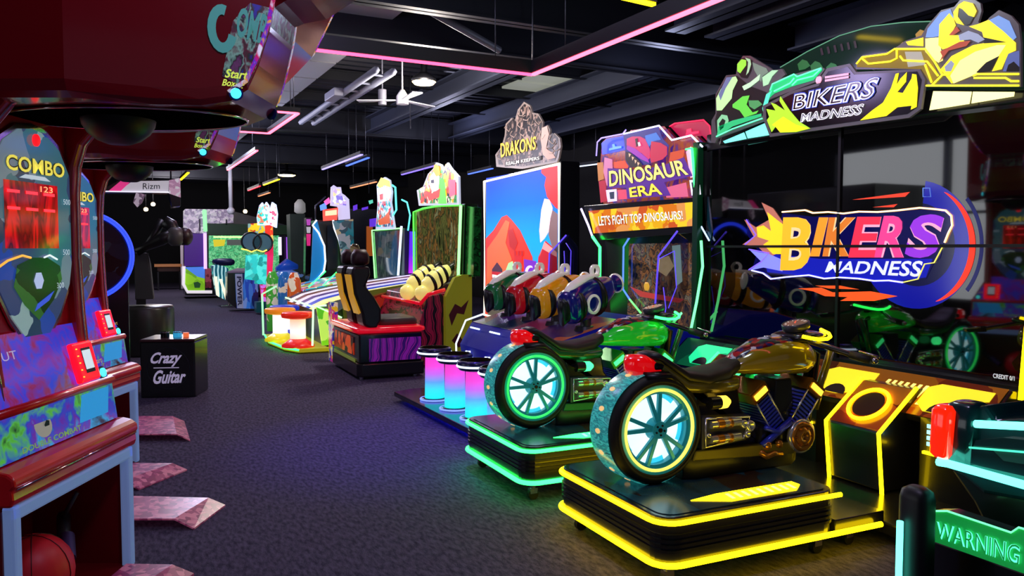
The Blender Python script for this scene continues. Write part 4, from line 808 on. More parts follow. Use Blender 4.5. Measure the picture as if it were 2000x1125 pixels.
for y, n_, c, lb in ((7.5, 'green', '0c6a38', 'green mounted game gun, farthest of the four on the blue console'), (6.98, 'red', 'c01020', 'red mounted game gun between the green and the yellow one'),
                     (6.46, 'yellow', 'f0a010', 'yellow mounted game gun between the red and the blue one'), (5.92, 'blue', '0c1470', 'dark blue mounted game gun with white ring, nearest of the four')): gun(y, n_, c, lb)
# stools and their platform
t = tag(B(SAT).build('x') if 0 else thing('stool_platform', 'low dark platform with blue edge light carrying four glowing stools', 'platform', (2.7, 7, 0)), 'low dark platform with blue edge light carrying four glowing stools', 'platform')
B(pl('platform_top', '101030', .25, coat=.3)).xy([(2.38, 8.0), (2.46, 5.62), (3.3, 5.62), (3.3, 8.05), (2.6, 8.1)], .05, .1).build('platform', t, bevel=.01)
B(neon('added_blue_glow', '4040ff', '2018ff', 10.)).tube([(2.52, 7.9, .03), (2.555, 5.72, .03)], .008, 6).build('added_glow_strip', t)  # hidden strip added to cast blue light on the carpet
STK = ramp_mat('stool_glow', 'Z', .03, .43, ['20e8e0', '38e0ec', '60a0f0', 'c068e8', 'f048d0', 'f040c8'], 1.0)
for i, y in enumerate((7.4, 6.88, 6.4, 5.95)):
    x = 2.62+.015*i
    s_ = thing('glowing_stool', ('round stool with pink and cyan glowing column, farthest of the four', 'round stool with pink and cyan glowing column, second farthest of the four', 'round stool with pink and cyan glowing column, third from the far end', 'round glowing stool partly hidden behind the green motorcycle wheel')[i], 'stool', (x, y, .1), 0, 'glowing stools in front of the blue gun console')
    B(STK).cyl((x, y, .12), (x, y, .54), .098, .092, 32).build('glowing_column', s_)
    b = B(pl('stool_navy', '0c0c38', .3, coat=.3)); b.lathe([(.1, .53), (.15, .54), (.165, .56), (.165, .61), (.15, .625)], (x, y, 0), n=36); b.build('seat_ring', s_)
    B(N_WHT).tube([(x+.166*cos(a*pi/18), y+.166*sin(a*pi/18), .575) for a in range(36)], .01, 6, True).build('neon_ring', s_)
    B(art('stool_top', ['504038', '6a5040', '3c3048'], 6, .04, 2, .4)).lathe([(.001, .625), (.14, .625), (.155, .618)], (x, y, 0), n=36, cap=False).build('seat_pad', s_)
    B(neon('neon_blue_base', '90b0ff', '4060ff', 2.)).tube([(x+.14*cos(a*pi/18), y+.14*sin(a*pi/18), .112) for a in range(36)], .009, 6, True).build('base_ring', s_)
    B(SAT).lathe([(.13, .1), (.13, .12), (.1, .125)], (x, y, 0), n=32).build('base', s_)
# ================================================================== tall portrait screen (dragon game)
A = onX(1092, 320, 4.95); C_ = onX(946, 345, 5.15)
t = thing('portrait_screen_cabinet', 'tall white edged portrait screen with red mountains under a DRAKONS sign', 'arcade machine', (A.x+.1, (A.y+C_.y)/2, 0))
zt = (A.z+C_.z)/2; zb = .5; U = V((C_.x-A.x, C_.y-A.y, 0)); n_ = U.cross(CZ).normalized(); n_ = n_ if n_.x < 0 else -n_
def pq(px, py, h=0.):
    dr = ray(px, py); den = dr.dot(n_); s_ = (A-CC).dot(n_)/den; return CC+dr*s_+n_*h
b = B(SAT); b.ext([V((A.x, A.y, .0))-n_*.3, V((A.x, A.y, zt))-n_*.3, V((C_.x, C_.y, zt))-n_*.3, V((C_.x, C_.y, 0))-n_*.3], n_*.28); b.build('cabinet_body', t, bevel=.01)
b = B(E('fff0d8', 1.6)); fr = [V((A.x, A.y, zb)), V((A.x, A.y, A.z)), V((C_.x, C_.y, A.z)), V((C_.x, C_.y, zb))]; b.tube(fr, .022, 8, True); b.build('light_frame', t)
ZP = lambda x, y: (920+x*.4, 170+y*.4)
def pp(b, pts, m, h): b.mat(m); b.ext([pq(*ZP(x, y), h) for x, y in pts], n_*.002)
b = B(); ct = (4*A+0*C_)/4
SKYM = ramp_mat('picture_sky', 'Z', 1.2, 2.75, ['28a8e8', '10a0f0', '1068e0', '2848d8'], 1., .7)
pp(b, ((72, 445), (428, 382), (428, 1150), (68, 1150)), SKYM, -.01)
pp(b, ((72, 740), (110, 700), (150, 635), (175, 625), (200, 650), (240, 700), (300, 830), (320, 1150), (68, 1150)), E('d83020', .95), 0.)
pp(b, ((80, 790), (130, 720), (170, 650), (190, 660), (170, 760), (200, 840), (190, 900), (120, 930), (100, 990), (75, 1000)), E('e06838', .95), .004)
pp(b, ((180, 700), (205, 690), (230, 760), (215, 800), (190, 780)), E('b81c1c', .9), .004)
pp(b, ((345, 398), (432, 384), (432, 600), (415, 590), (390, 560), (372, 535), (360, 480), (368, 440), (345, 420)), E('c81420', .95), .004)
pp(b, ((360, 545), (385, 550), (400, 590), (385, 700), (360, 740), (340, 760), (335, 700), (345, 600)), E('f0d0e0', 1.), .004)
pp(b, ((400, 600), (425, 620), (425, 810), (400, 790), (380, 720), (390, 640)), E('8a6a70', .8), .005)
pp(b, ((330, 830), (365, 750), (420, 800), (428, 1150), (310, 1150)), E('c82030', .9), .003)
pp(b, ((360, 755), (420, 805), (420, 830), (350, 790), (335, 830)), E('f0a0a0', .9), .005)
pp(b, ((90, 1000), (95, 950), (160, 930), (270, 930), (330, 1000), (330, 1150), (80, 1150)), E('6a6458', .7), .005)
pp(b, ((185, 860), (205, 850), (215, 900), (205, 940), (170, 945), (170, 900)), E('a8e0a0', 1.1), .006)
pp(b, ((215, 820), (250, 820), (255, 1150), (210, 1150)), E('d02028', .95), .007)
for x in (214, 232, 248): pp(b, ((x, 800), (x+9, 800), (x+9, 825), (x, 825)), E('b81820', .9), .008)
pp(b, ((260, 840), (320, 850), (325, 960), (300, 1000), (265, 960)), E('7828c0', .95), .006)
b.mat(E('e0d0ff', 1.1)); b.ext([pq(*ZP(290+24*cos(radians(a)), 905+34*sin(radians(a))), .009) for a in range(60, 301, 20)]+[pq(*ZP(296+16*cos(radians(a)), 905+24*sin(radians(a))), .009) for a in range(300, 59, -20)], n_*.001)
pp(b, ((270, 960), (325, 965), (330, 1030), (275, 1000)), E('b8a8c8', .8), .007)
for x in (105, 345):
    y = 0 if x == 105 else 40
    pp(b, ((x, 960+y), (x, 890+y), (x+25, 855+y), (x+50, 890+y), (x+52, 960+y)), E('502840', .8), .008); pp(b, ((x-5, 1010+y), (x, 900+y), (x+55, 905+y), (x+55, 1010+y)), E('c01828', .95), .009)
    pp(b, ((x+2, 915+y), (x+35, 920+y), (x+35, 935+y), (x+2, 930+y)), E('f0e8e8', 1.1), .011)
b.build('screen_picture', t)
# topper
b = B(pl('topper_rim', '8a7c78', .3, em=.25)); op = ((125, 390), (120, 330), (150, 290), (165, 240), (170, 180), (200, 150), (215, 165), (230, 110), (260, 72), (290, 90), (300, 125), (330, 130), (352, 170), (350, 205), (375, 185), (388, 210), (385, 240), (410, 225), (435, 250), (440, 290), (430, 345), (420, 368), (250, 400))
b.ext([pq(*ZP(x, y), -.02) for x, y in op], n_*.025); tp = b.build('topper', t)
b = B(art('topper_art', ['1c1614', '4a3c38', '1a1412', '7a645c', '181210', '9a8078', '201816'], 16, .3, 4, .3, 2.5)); cxm = sum(p[0] for p in op)/len(op); cym = sum(p[1] for p in op)/len(op)
b.ext([pq(*ZP(cxm+(x-cxm)*.93, cym+(y-cym)*.93), .006) for x, y in op], n_*.003)
rr_ = random.Random(3); b.mat(pl('topper_line', 'b09890', .4, em=.35))
for (x, y) in ((185, 200), (205, 230), (190, 260), (250, 120), (270, 150), (240, 180), (290, 170), (310, 200), (330, 160), (320, 230), (400, 260), (420, 300), (395, 310), (145, 340), (255, 220), (350, 240)):
    k = [(x+14*cos(a)+rr_.uniform(-6, 6), y+18*sin(a)+rr_.uniform(-8, 8)) for a in (0, 1.2, 2.4, 3.4, 4.6)]; b.tube([pq(*ZP(*p), .012) for p in k], .006, 5)
b.mat(E('c8a098', .5)); b.ext([pq(*ZP(x, y), .012) for x, y in ((350, 200), (375, 190), (385, 230), (370, 300), (400, 320), (418, 345), (380, 355), (355, 330), (345, 260))], n_*.002)
b.mat(pl('sign_dark', '140c08')); q = [pq(*ZP(*p), .018) for p in ((152, 345), (322, 305), (325, 240), (150, 275))]; b.quad_text('DRAKONS', q, (0, 0, 0), off=.05); b.mat(E('ffc838', 1.1)); b.quad_text('DRAKONS', q, n_*.003, off=.015)
q = [pq(*ZP(*p), .021) for p in ((152, 345), (322, 305), (323, 268), (151, 305))]
b.mat(pl('bar_dark', '3a3438')); b.ext([pq(*ZP(*p), .014) for p in ((170, 388), (350, 355), (350, 335), (170, 365))], n_*.003); b.mat(E('e8e0e0', 1.)); b.quad_text('REALM KEEPERS', [pq(*ZP(*p), .02) for p in ((176, 384), (340, 355), (340, 339), (176, 367))], (0, 0, 0), off=.01)
b.build('sign_artwork', tp)
# ================================================================== zombie seat ride, base in red and violet
t = thing('twin_gun_seat_ride', 'black backed seat ride on a red rimmed violet striped base', 'arcade seat', (2.8, 10.1, 0))
B(SAT).xy([(2.36, 9.5), (2.42, 9.42), (3.2, 9.42), (3.2, 10.85), (2.36, 10.85)], .03, .2).build('plinth', t, bevel=.02)
ZBR = art('violet_stripes', ['8a1ca0', '3a1070', '9a2498', '38106a'], 3.0, .35, 7, .3, 2.2, (1, 1, 1), 'wave')
B(SAT).box(2.38, 3.18, 9.44, 10.84, .2, .56).build('base', t, bevel=.02)
B(ZBR).box(2.5, 3.16, 9.43, 9.44, .22, .5).build('striped_panel', t)
b = B(art('seat_side_art', ['c03010', 'e05020', '501018', '902010', '281018'], 7, .5, 9, .3)); b.box(2.37, 2.38, 9.7, 10.7, .28, .5); b.build('side_print', t)
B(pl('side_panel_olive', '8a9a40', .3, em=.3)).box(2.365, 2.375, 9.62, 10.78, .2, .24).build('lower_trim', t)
RR = pl('red_rim', 'd01020', .2, coat=.6, em=.45, ecol='ff1030')
b = B(RR); b.loft([(2.34, 10.14, .6, .68, .03), (2.4, 10.14, .6, .72, .04), (3.16, 10.14, .6, .72, .04), (3.22, 10.14, .6, .68, .03)], 24, 7); b.build('red_rim', t)
b = B(pl('seat_pad_grey', '4a4440', .5)); b.loft([(2.68, 9.95, .67, .3, .04), (2.74, 9.95, .68, .34, .055), (3.14, 9.95, .68, .34, .055), (3.18, 9.95, .67, .3, .04)], 20, 6); b.build('seat_pad', t)
for i, y in enumerate((9.6, 10.12)):
    b = B(pl('seat_back_black', '0b0a0c', .4)); sd = [(2.52, .62), (2.44, .66), (2.42, .8), (2.33, 1.05), (2.3, 1.3), (2.32, 1.38), (2.52, 1.38), (2.53, 1.28), (2.47, 1.14), (2.58, 1.0), (2.66, .86), (2.66, .72), (2.6, .62)]
    b.ext([(x, y-.16, z) for x, z in sd], (0, .34, 0)); sb = b.build('seat_back', t, bevel=.03)
    b = B(pl('amber_panel', 'c89020', .3, em=.6)); b.ext([(x-.012, y-.12, z) for x, z in [(2.4, .8), (2.34, 1.0), (2.29, 1.28), (2.31, 1.28), (2.37, 1.02), (2.43, .82)]], (0, .26, 0)); b.build('amber_panel', sb)
    b = B(pl('maroon_headrest', '301014', .5)); b.loft([(2.34, y, 1.47, .07, .06), (2.38, y, 1.49, .12, .1), (2.5, y, 1.49, .12, .1), (2.54, y, 1.47, .07, .06)], 16, 2.4); b.build('headrest', sb)
b = B(art('skull', ['8a7a50', '3a3020', 'b0a070'], 18, .15, 3)).ball((2.44, 9.85, 1.6), .06, 12, (1, 1, 1.1)).cyl((2.44, 9.85, 1.4), (2.44, 9.85, 1.56), .03); b.build('skull_ornament', t)
for cx, cy in ((2.42, 9.5), (3.1, 9.5), (2.42, 10.7)): B(STEEL).cyl((cx, cy, 0), (cx, cy, .035), .03).build('foot', t)
# ================================================================== cabinet with the yellow striped guns
t = thing('striped_gun_cabinet', 'gun cabinet with green lit screen, dark red console and olive side under a clown topper', 'arcade machine', (4.0, 10.9, 0))
XC = 4.0
def c_(px, py, h=0., X=XC): return onX(px, py, X)-V((h, 0, 0))
scr = ((812, 412), (860, 402), (902, 402), (898, 538), (812, 548))
b = B(pl('dark_green_shell', '06200c', .3)); b.ext([c_(x, y, -.02) for x, y in ((808, 410), (905, 398), (901, 545), (808, 556))], (.2, 0, 0)); b.build('cabinet_body', t, bevel=.01)
b = B(art('green_screen', ['0c140c', '2c3018', '5c6030', '1c2c1c', '7a5a2c', '202c20', '8a8a60', '141c14'], 5, .5, 12, .05, 2.2, (1, 1, .5), 'noise')); b.ext([c_(x, y) for x, y in scr], (-.01, 0, 0)); b.build('screen', t)
b = B(neon('neon_green4', '70ff60', '30ff30', 2.2)); b.tube([c_(x, y, .03) for x, y in ((812, 548), (811, 414), (830, 407), (860, 402), (904, 401))], .014, 6); b.mat(neon('neon_green5', 'd0ffd0', '50ff50', 2.5)); b.tube([c_(x, y, .03) for x, y in ((904, 401), (899, 540))], .022, 6); b.build('neon_frame', t)
CL = art('clown_art', ['e8e0d0', 'd02818', 'e8b820', '309848', 'e0d8b8', '101828', 'e07020'], 11, .8, 21, .2, 1.8)
def topper(parent, name, pts, fn, arts, patches=(), rim=E('c8d0e4', .7), th=.03):
    b = B(rim); b.ext([fn(x, y, 0) for x, y in pts], (th, 0, 0)); k = b.build(name, parent)
    mx = sum(p[0] for p in pts)/len(pts); my = sum(p[1] for p in pts)/len(pts)
    b = B(arts); b.ext([fn(mx+(x-mx)*.9, my+(y-my)*.92, .004) for x, y in pts], (-.003, 0, 0))
    for ps, m, h in patches: b.mat(m); b.ext([fn(x, y, h) for x, y in ps], (-.002, 0, 0))
    b.build('topper_art', k); return k
topper(t, 'topper', ((824, 402), (820, 372), (832, 365), (842, 340), (852, 330), (858, 318), (868, 322), (872, 334), (880, 318), (888, 330), (902, 345), (903, 400)), lambda x, y, h=0: c_(x, y, .05+h), CL,
       (((((848, 345), (856, 335), (866, 345), (864, 372), (852, 375), (846, 360)), E('fff8f0', 1.2), .01)), (((856, 322), (866, 325), (868, 342), (860, 345), (854, 334)), E('ff9820', 1.1), .012), (((838, 372), (852, 378), (868, 368), (866, 385), (846, 392)), E('e82818', 1.), .014),
        (((866, 350), (876, 350), (880, 398), (864, 398)), E('50c838', 1.1), .012), (((884, 350), (898, 352), (898, 380), (886, 385)), E('c85878', 1.), .013), (((850, 352), (856, 351), (856, 358), (850, 358)), E('102040', .5), .016)))
b = B(art('green_side', ['061c0c', '0e5020', '061408', '187030'], 9, .2, 5, kind='noise')); b.ext([c_(x, y, -.05) for x, y in ((905, 402), (920, 405), (918, 540), (900, 542))], (.1, 0, 0)); b.build('side_strip', t)
b = B(art('red_tiger_stripes', ['8a1438', '2a0c18', '9a1840', '1c0a12'], 3.0, .22, 7, .3, 2.2, (1, 1, 1), 'wave')); p0 = onX(820, 590, 3.6); b.xz([(3.42, .02), (3.36, .5), (3.5, .95), (3.9, 1.02), (3.98, 1.05), (3.98, .02)], 10.16, 12.1); cs = b.build('gun_console', t, bevel=.015)
b = B(pl('olive_panel', '8a8c1c', .35, em=.26)); b.xz([(3.72, .02), (3.72, .95), (3.85, 1.2), (3.95, 1.24), (4.1, 1.24), (4.1, .02)], 10.04, 10.14); b.mat(pl('print_maroon', '5a1420'));  # panel's lit brightness is put in as emission
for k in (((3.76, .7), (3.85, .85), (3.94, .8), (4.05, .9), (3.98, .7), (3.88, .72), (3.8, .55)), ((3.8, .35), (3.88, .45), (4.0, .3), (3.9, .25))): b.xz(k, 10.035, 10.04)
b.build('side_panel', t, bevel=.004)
b = B(RR); b.tube([(3.4, 12.0, .86), (3.4, 10.15, .86), (3.5, 10.13, .98), (3.74, 10.13, 1.04)], .025, 8); b.build('red_edge', cs)
for y, lb, dx, sc_ in ((10.42, 'yellow and black striped game gun nearest the olive side panel', .26, .92), (10.78, 'yellow and black striped game gun behind its twin, farther left', .16, .92)):
    g_ = thing('striped_game_gun', lb, 'game gun', (3.5+dx, y, 1.0), 0, 'yellow and black striped game guns')
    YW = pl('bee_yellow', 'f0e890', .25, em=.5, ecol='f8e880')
    M_ = Matrix.Translation((3.47+dx, y, 1.15)) @ Matrix.Rotation(radians(12), 4, 'Z') @ Matrix.Rotation(radians(-22), 4, 'Y') @ Matrix.Scale(sc_, 4)
    b = B(YW); b.T = M_; b.loft([(-.26, 0, 0, .05, .05), (-.22, 0, 0, .1, .1), (-.05, 0, .03, .13, .14), (.12, 0, .06, .12, .13), (.25, 0, .08, .07, .08)], 20, 2.3); bd = b.build('gun_body', g_)
    b = B(BLK); b.T = M_
    for x in (-.12, .0, .12): b.lathe([(.125, -.02), (.148, 0), (.148, .02), (.125, .035)], (x, 0, .03+x*.2), 'X', 24)
    b.loft([(.2, 0, .07, .05, .05), (.4, 0, .1, .05, .05), (.42, 0, .1, .03, .03)], 14); b.build('black_bands', bd)
    b = B(YW); b.T = M_; b.ball((-.3, 0, -.07), .12, 18); b.build('yellow_ball', bd)
    b = B(DKM); b.T = M_; b.box(-.05, .12, -.06, .06, -.2, -.1); b.build('grip', bd); B(DKM).cyl((3.5+dx, y, .97), (3.5+dx, y, 1.08), .05).build('mount', g_)
# ================================================================== carnival lane game
t = thing('ball_rolling_lanes', 'long striped rolling lanes with green lit side and clown screen at the end', 'arcade machine', (3.4, 13.2, 0))
GP_ = pl('lime_panel', '7ad828', .3, em=.75, ecol='80d830'); WT_ = E('f4f4ff', 1.4)
b = B(art('lime_side_art', ['7ad020', '98e040', '58b828', 'c0f060', '48a830'], 5, .75, 5)); b.xz([(2.52, .1), (2.44, .72), (2.62, .66), (2.82, .5), (2.82, .1)], 12.3, 12.34); b.build('side_panel', t)
b = B(pl('lane_body', '2a3c18', .4, em=.04)); b.xz([(2.6, .05), (2.6, .5), (3.0, .75), (4.9, 1.05), (5.0, .05)], 12.35, 14.9); b.build('lane_body', t)
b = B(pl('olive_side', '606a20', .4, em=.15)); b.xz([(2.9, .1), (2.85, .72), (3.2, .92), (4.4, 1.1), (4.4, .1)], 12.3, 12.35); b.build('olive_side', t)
def lane(u, y):
    x = 2.4+2.3*u; return V((x, y-.0, .68+.42*(u**.6)))
cols = ['e8e090', '1838c8', 'c8c4e0', '4a1878', 'd8c8d8', '6a2418', 'd8d4e8', '241838']
n = len(cols)
for i, c in enumerate(cols):
    ya = 12.38+i*(2.5/n); yb = ya+2.5/n; b = B(E(c, .9 if i % 2 == 0 else .5))
    a = [lane(k/10, ya) for k in range(11)]; d_ = [lane(k/10, yb) for k in range(11)]
    vs = a+d_; b.add(vs, [(k, k+1, 12+k, 11+k) for k in range(10)]); b.add([v-V((0, 0, .03)) for v in vs], [(k, k+1, 12+k, 11+k) for k in range(10)])
    b.build('lane_stripe', t)
b = B(neon('neon_lane', 'f0fff0', '80ff80', 2.)); b.tube([(2.38, 12.34, .1), (2.4, 12.34, .7), (2.6, 12.33, .72)], .016, 6); b.tube([(2.4, 12.34, .7), (2.4, 14.9, .7)], .014, 6); b.tube([(2.42, 12.3, .72), (2.83, 12.3, .52)], .014, 6); b.build('neon_edge', t)
XL = 4.55
def l_(px, py, h=0., X=XL): return onX(px, py, X)-V((h, 0, 0))
b = B(art('lane_screen', ['181e22', '3a4448', '222a2e', '565f5c', '161c20'], 7, .4, 3, .06, 2, (1, 1, .3), 'noise')); b.ext([l_(x, y) for x, y in ((730, 453), (782, 450), (778, 540), (732, 545))], (-.01, 0, 0)); b.build('screen', t)
b = B(pl('dark_shell', '101418', .4)); b.ext([l_(x, y, -.02) for x, y in ((727, 448), (788, 446), (788, 556), (730, 556))], (.4, 0, 0)); b.build('screen_housing', t)
b = B(neon('neon_green5', 'd0ffd0', '50ff50', 2.5)); b.tube([l_(x, y, .03) for x, y in ((735, 544), (729, 450), (784, 446))], .014, 6); b.mat(N_WHT); b.tube([l_(x, y, .03) for x, y in ((787, 442), (780, 545))], .024, 6); b.build('neon_frame', t)
topper(t, 'topper', ((738, 448), (742, 400), (740, 362), (748, 350), (756, 346), (766, 352), (770, 375), (768, 395), (776, 448)), lambda x, y, h=0: l_(x, y, .05+h), art('clown_art2', ['f0f8ff', '40d8d0', '1c3c78', 'e83020', '30b0b8', 'd8e0e8'], 12, .7, 4),
       ((((742, 362), (750, 347), (758, 350), (766, 354), (768, 366), (756, 362), (748, 368)), E('f8d820', 1.2), .01), (((742, 368), (758, 364), (760, 392), (744, 394)), E('ffffff', 1.2), .009), (((747, 380), (754, 378), (754, 390), (748, 391)), E('e01828', 1.), .012), (((744, 430), (756, 424), (766, 412), (768, 436), (746, 440)), E('c85018', 1.), .012)))
b = B(E('60f0e8', 1.4)); b.tube([l_(x, y, .04) for x, y in ((770, 362), (776, 366), (778, 410), (772, 420))], .02, 6); b.tube([l_(x, y, -.05) for x, y in ((780, 390), (790, 395), (796, 420), (792, 450))], .016, 6); b.build('neon_outline', t)
b = B(ramp_mat('violet_side', 'Z', .9, 2.1, ['b020e0', '5018e0', '3018c0'], 1.6)); b.ext([l_(x, y, -.1) for x, y in ((790, 452), (806, 454), (806, 530), (788, 534))], (.3, 0, 0)); b.build('violet_side', t)
# red plush prizes and rail behind the bee guns
b = B(art('prize_print', ['7a2018', 'b03020', '401410', '901c20'], 7, .2, 6)); b.xz([(3.3, .0), (3.3, .85), (3.7, .95), (3.7, .0)], 12.12, 12.28); tag(b.build('red_print_box'), 'dark red printed box between the seat ride and the striped gun cabinet', 'box')
t2 = thing('ticket_post', 'small white topped post behind the seat ride', 'post', (3.3, 11.8, 0)); B(BLK).cyl((3.05, 11.8, 0), (3.05, 11.8, 1.0), .02).build('post', t2); B(WHT).cyl((3.05, 11.8, 1.0), (3.05, 11.8, 1.05), .05).build('cap', t2)
b = B(art('card_print', ['f0e8d0', 'e03890', '3040c0', 'f8d030'], 16, .3, 3)); b.box(2.42, 2.5, 11.1, 11.35, .0, .84); tag(b.build('printed_card_box'), 'small bright printed box behind the seat ride', 'box')
# ---- spool stools on a lit plate
t = thing('lit_floor_plate', 'green and yellow lit floor plate carrying the spool stools', 'platform', (2.3, 13, 0))
b = B(pl('plate_yellow', 'b8b020', .3, em=.45)).xy([(1.98, 14.6), (1.9, 13.6), (2.0, 12.6), (2.15, 12.2), (2.9, 12.2), (2.9, 14.9)], .02, .07); b.build('plate', t)
B(N_CYG).tube([(1.98, 14.6, .06), (1.9, 13.6, .06), (2.0, 12.6, .06), (2.15, 12.2, .06)], .016, 6).build('neon_edge', t); B(neon('neon_spring', 'c0ffd8', '60ff90', 2.2)).tube([(1.93, 14.4, .08), (1.92, 14.4, .8), (2.1, 14.0, .95)], .016, 6).build('neon_edge', t)
for i, (x, y, c1, c2, c3, lb) in enumerate(((2.2, 12.55, 'e82818', 'f8b060', 'e02020', 'red spool stool with glowing orange and white column'), (2.08, 13.5, 'f08820', 'f4f4f4', 'e8d820', 'orange topped spool stool with white column behind the red one'), (2.25, 14.1, '2838c8', 'e8f0ff', '2838c8', 'blue spool stool at the back of the lit plate'))):
    s_ = thing('spool_stool', lb, 'stool', (x, y, .07)); B(pl('sp1'+c1, c1, .3, em=.5)).lathe([(.1, .5), (.24, .53), (.25, .56), (.25, .59), (.23, .61)], (x, y, 0), n=28).build('seat', s_)
    B(ramp_mat('spcol'+c2, 'Z', 0, .5, [c2, 'ffffff', c2], 1.0)).cyl((x, y, .15), (x, y, .51), .12, n=24).build('glowing_column', s_); B(pl('sp3'+c3, c3, .3, em=.6)).lathe([(.25, .07), (.25, .1), (.2, .14), (.12, .2)], (x, y, 0), n=28).build('base', s_)
for i, (px, py, Y_, c, lb) in enumerate(((575, 580, 15.1, 'd05820', 'orange rounded seat back beside the spool stools'), (556, 575, 15.6, '2868b0', 'blue rounded seat back behind the orange one'), (533, 585, 15.9, '48a838', 'green rounded seat back, leftmost of the three'))):
    p = onY(px, py, Y_); b = B(art('seatart'+c, [c, c, 'e8d8c0', c], 9, .35, i)); b.loft([(p.x, Y_, .0, .12, .12), (p.x, Y_, .7, .13, .12), (p.x, Y_, 1.0, .12, .1), (p.x, Y_, 1.15, .06, .06)], 16, 2.6, 'Z'); tag(b.build('rounded_seat'), lb, 'seat')
# ================================================================== blue sided coin game with cups topper
t = thing('coin_pusher_cabinet', 'tall game with curved white edged blue side and a lit cups topper', 'arcade machine', (3.6, 16.8, 0))
def k_(px, py, h=0., X=3.7): return onX(px, py, X)-V((h, 0, 0))
YQ = 18.2
def y_(px, py, h=0., Y=YQ): return onY(px, py, Y)-V((0, h, 0))
b = B(pl('bright_blue_side', '0878b8', .3, em=.45)); b.ext([y_(x, y) for x, y in ((612, 440), (620, 432), (630, 470), (636, 500), (634, 530), (622, 545), (604, 556), (608, 530))], (0, .06, 0)); b.build('blue_side', t)
b = B(SAT); b.ext([y_(x, y, -.1) for x, y in ((616, 430), (690, 428), (690, 560), (600, 570), (606, 540), (632, 530), (634, 480))], (0, .5, 0)); b.build('cabinet_body', t)
b = B(E('f4f8ff', 1.7)); b.tube([y_(x, y, .03) for x, y in ((618, 430), (610, 440), (622, 455), (633, 480), (635, 510), (632, 530), (620, 545), (598, 560))], .02, 6); b.tube([y_(x, y, .03, 17.4) for x, y in ((650, 430), (652, 445), (662, 470), (668, 500))], .02, 6); b.build('neon_edge', t)
b = B(art('glassy_picture', ['203c48', '5a7a80', 'a89068', '2c4850', '186070', '888890'], 7, .45, 9)); b.ext([y_(x, y, 0, 17.3) for x, y in ((650, 432), (690, 428), (692, 500), (668, 505), (662, 470))], (0, .04, 0)); b.mat(pl('dark_window', '20242c', .1, em=.05)); b.ext([y_(x, y, -.02) for x, y in ((640, 440), (656, 440), (664, 520), (640, 530))], (0, .02, 0)); b.build('side_picture', t)
b = B(E('c8c0e0', .8)); b.ext([y_(x, y, .1) for x, y in ((644, 402), (645, 366), (650, 362), (656, 366), (664, 366), (666, 378), (672, 382), (680, 390), (682, 428), (660, 430), (658, 404))], (0, .06, 0)); tp = b.build('topper', t)
b = B(art('cup_art', ['b8a8f0', 'f0e0a0', 'ffffff', '8878d8', 'd0b0e0'], 14, .75, 2)); b.ext([y_(x, y, .11) for x, y in ((648, 398), (649, 370), (662, 370), (664, 382), (674, 390), (674, 402))], (0, .005, 0)); b.mat(E('f05040', 1.)); b.ext([y_(x, y, .13) for x, y in ((628, 410), (658, 406), (656, 430), (629, 432))], (0, .02, 0)); b.mat(E('f8d0a0', 1.1)); b.ext([y_(x, y, .14) for x, y in ((633, 413), (655, 410), (655, 420), (633, 422))], (0, .008, 0)); b.mat(E('6090f0', 1.)); b.ext([y_(x, y, .13) for x, y in ((622, 402), (634, 396), (636, 408), (624, 412))], (0, .01, 0)); b.mat(E('f060b0', 1.)); b.ext([y_(x, y, .13) for x, y in ((630, 394), (640, 386), (643, 396), (634, 402))], (0, .01, 0)); b.build('topper_art', tp)
b = B(DKM); b.tube([y_(x, y, .0) for x, y in ((616, 432), (616, 402), (636, 384))], .02, 6); b.build('bracket', t)
b = B(art('pusher_table', ['38c870', 'e83890', '30b0e0', 'f8f0f8', '3040a0', 'e8a030'], 6, .5, 9)); q = [(2.9, 15.6, .75), (3.9, 15.6, .95), (3.9, 17.6, .95), (2.9, 17.6, .75)]; b.ext(q, (0, 0, .05)); b.build('play_table', t); B(SAT).box(2.9, 3.9, 15.7, 17.5, 0, .75).build('table_body', t)
b = B(N_CYG)
for k in range(3): b.tube([(2.95+k*.3, 15.6+k*.2, .85), (3.3+k*.3, 15.7+k*.2, 1.15)], .015, 5)
b.build('neon_rails', t)
# dim machines behind with violet signs
t = thing('violet_lit_machine', 'dim machine with small violet and teal lights behind the cups topper', 'arcade machine', (5.3, 20, 0))
b = B(SAT).box(4.5, 6.4, 20, 21, 0, 2.6); b.build('cabinet_body', t); b = B(E('6030d0', .9)); 
for (x, y, w_, h) in ((690, 402, 8, 10), (707, 406, 12, 5), (722, 428, 18, 16)): b.ext([onY(x, y, 19.97), onY(x+w_, y-3, 19.97), onY(x+w_, y+h-3, 19.97), onY(x, y+h, 19.97)], (0, .02, 0))
b.mat(E('58d0b0', .9)); b.ext([onY(x, y, 19.97) for x, y in ((720, 392), (728, 390), (729, 396), (722, 399))], (0, .02, 0)); b.mat(E('b05818', .5)); b.ext([onY(x, y, 19.97) for x, y in ((716, 442), (728, 442), (728, 500), (716, 500))], (0, .02, 0)); b.build('sign_lights', t)
t = thing('pink_rack', 'narrow rack of pink lit prizes left of the blue sided game', 'rack', (3.5, 22, 0)); B(SAT).box(onY(597, 500, 22).x, onY(609, 500, 22).x, 22, 22.3, 0, .7).build('plinth', t)
B(SAT).ext([onY(x, y, 22.) for x, y in ((598, 425), (610, 425), (608, 560), (596, 560))], (0, .3, 0)).build('rack_frame', t)
for i, (y0, y1, c) in enumerate(((428, 440, 'c050c0'), (443, 455, 'c0c0c8'), (457, 480, 'e83088'))): B(E(c, .7)).ext([onY(x, y, 21.95) for x, y in ((599, y0), (607, y0), (606, y1), (600, y1))], (0, .04, 0)).build('prize_bag', t)
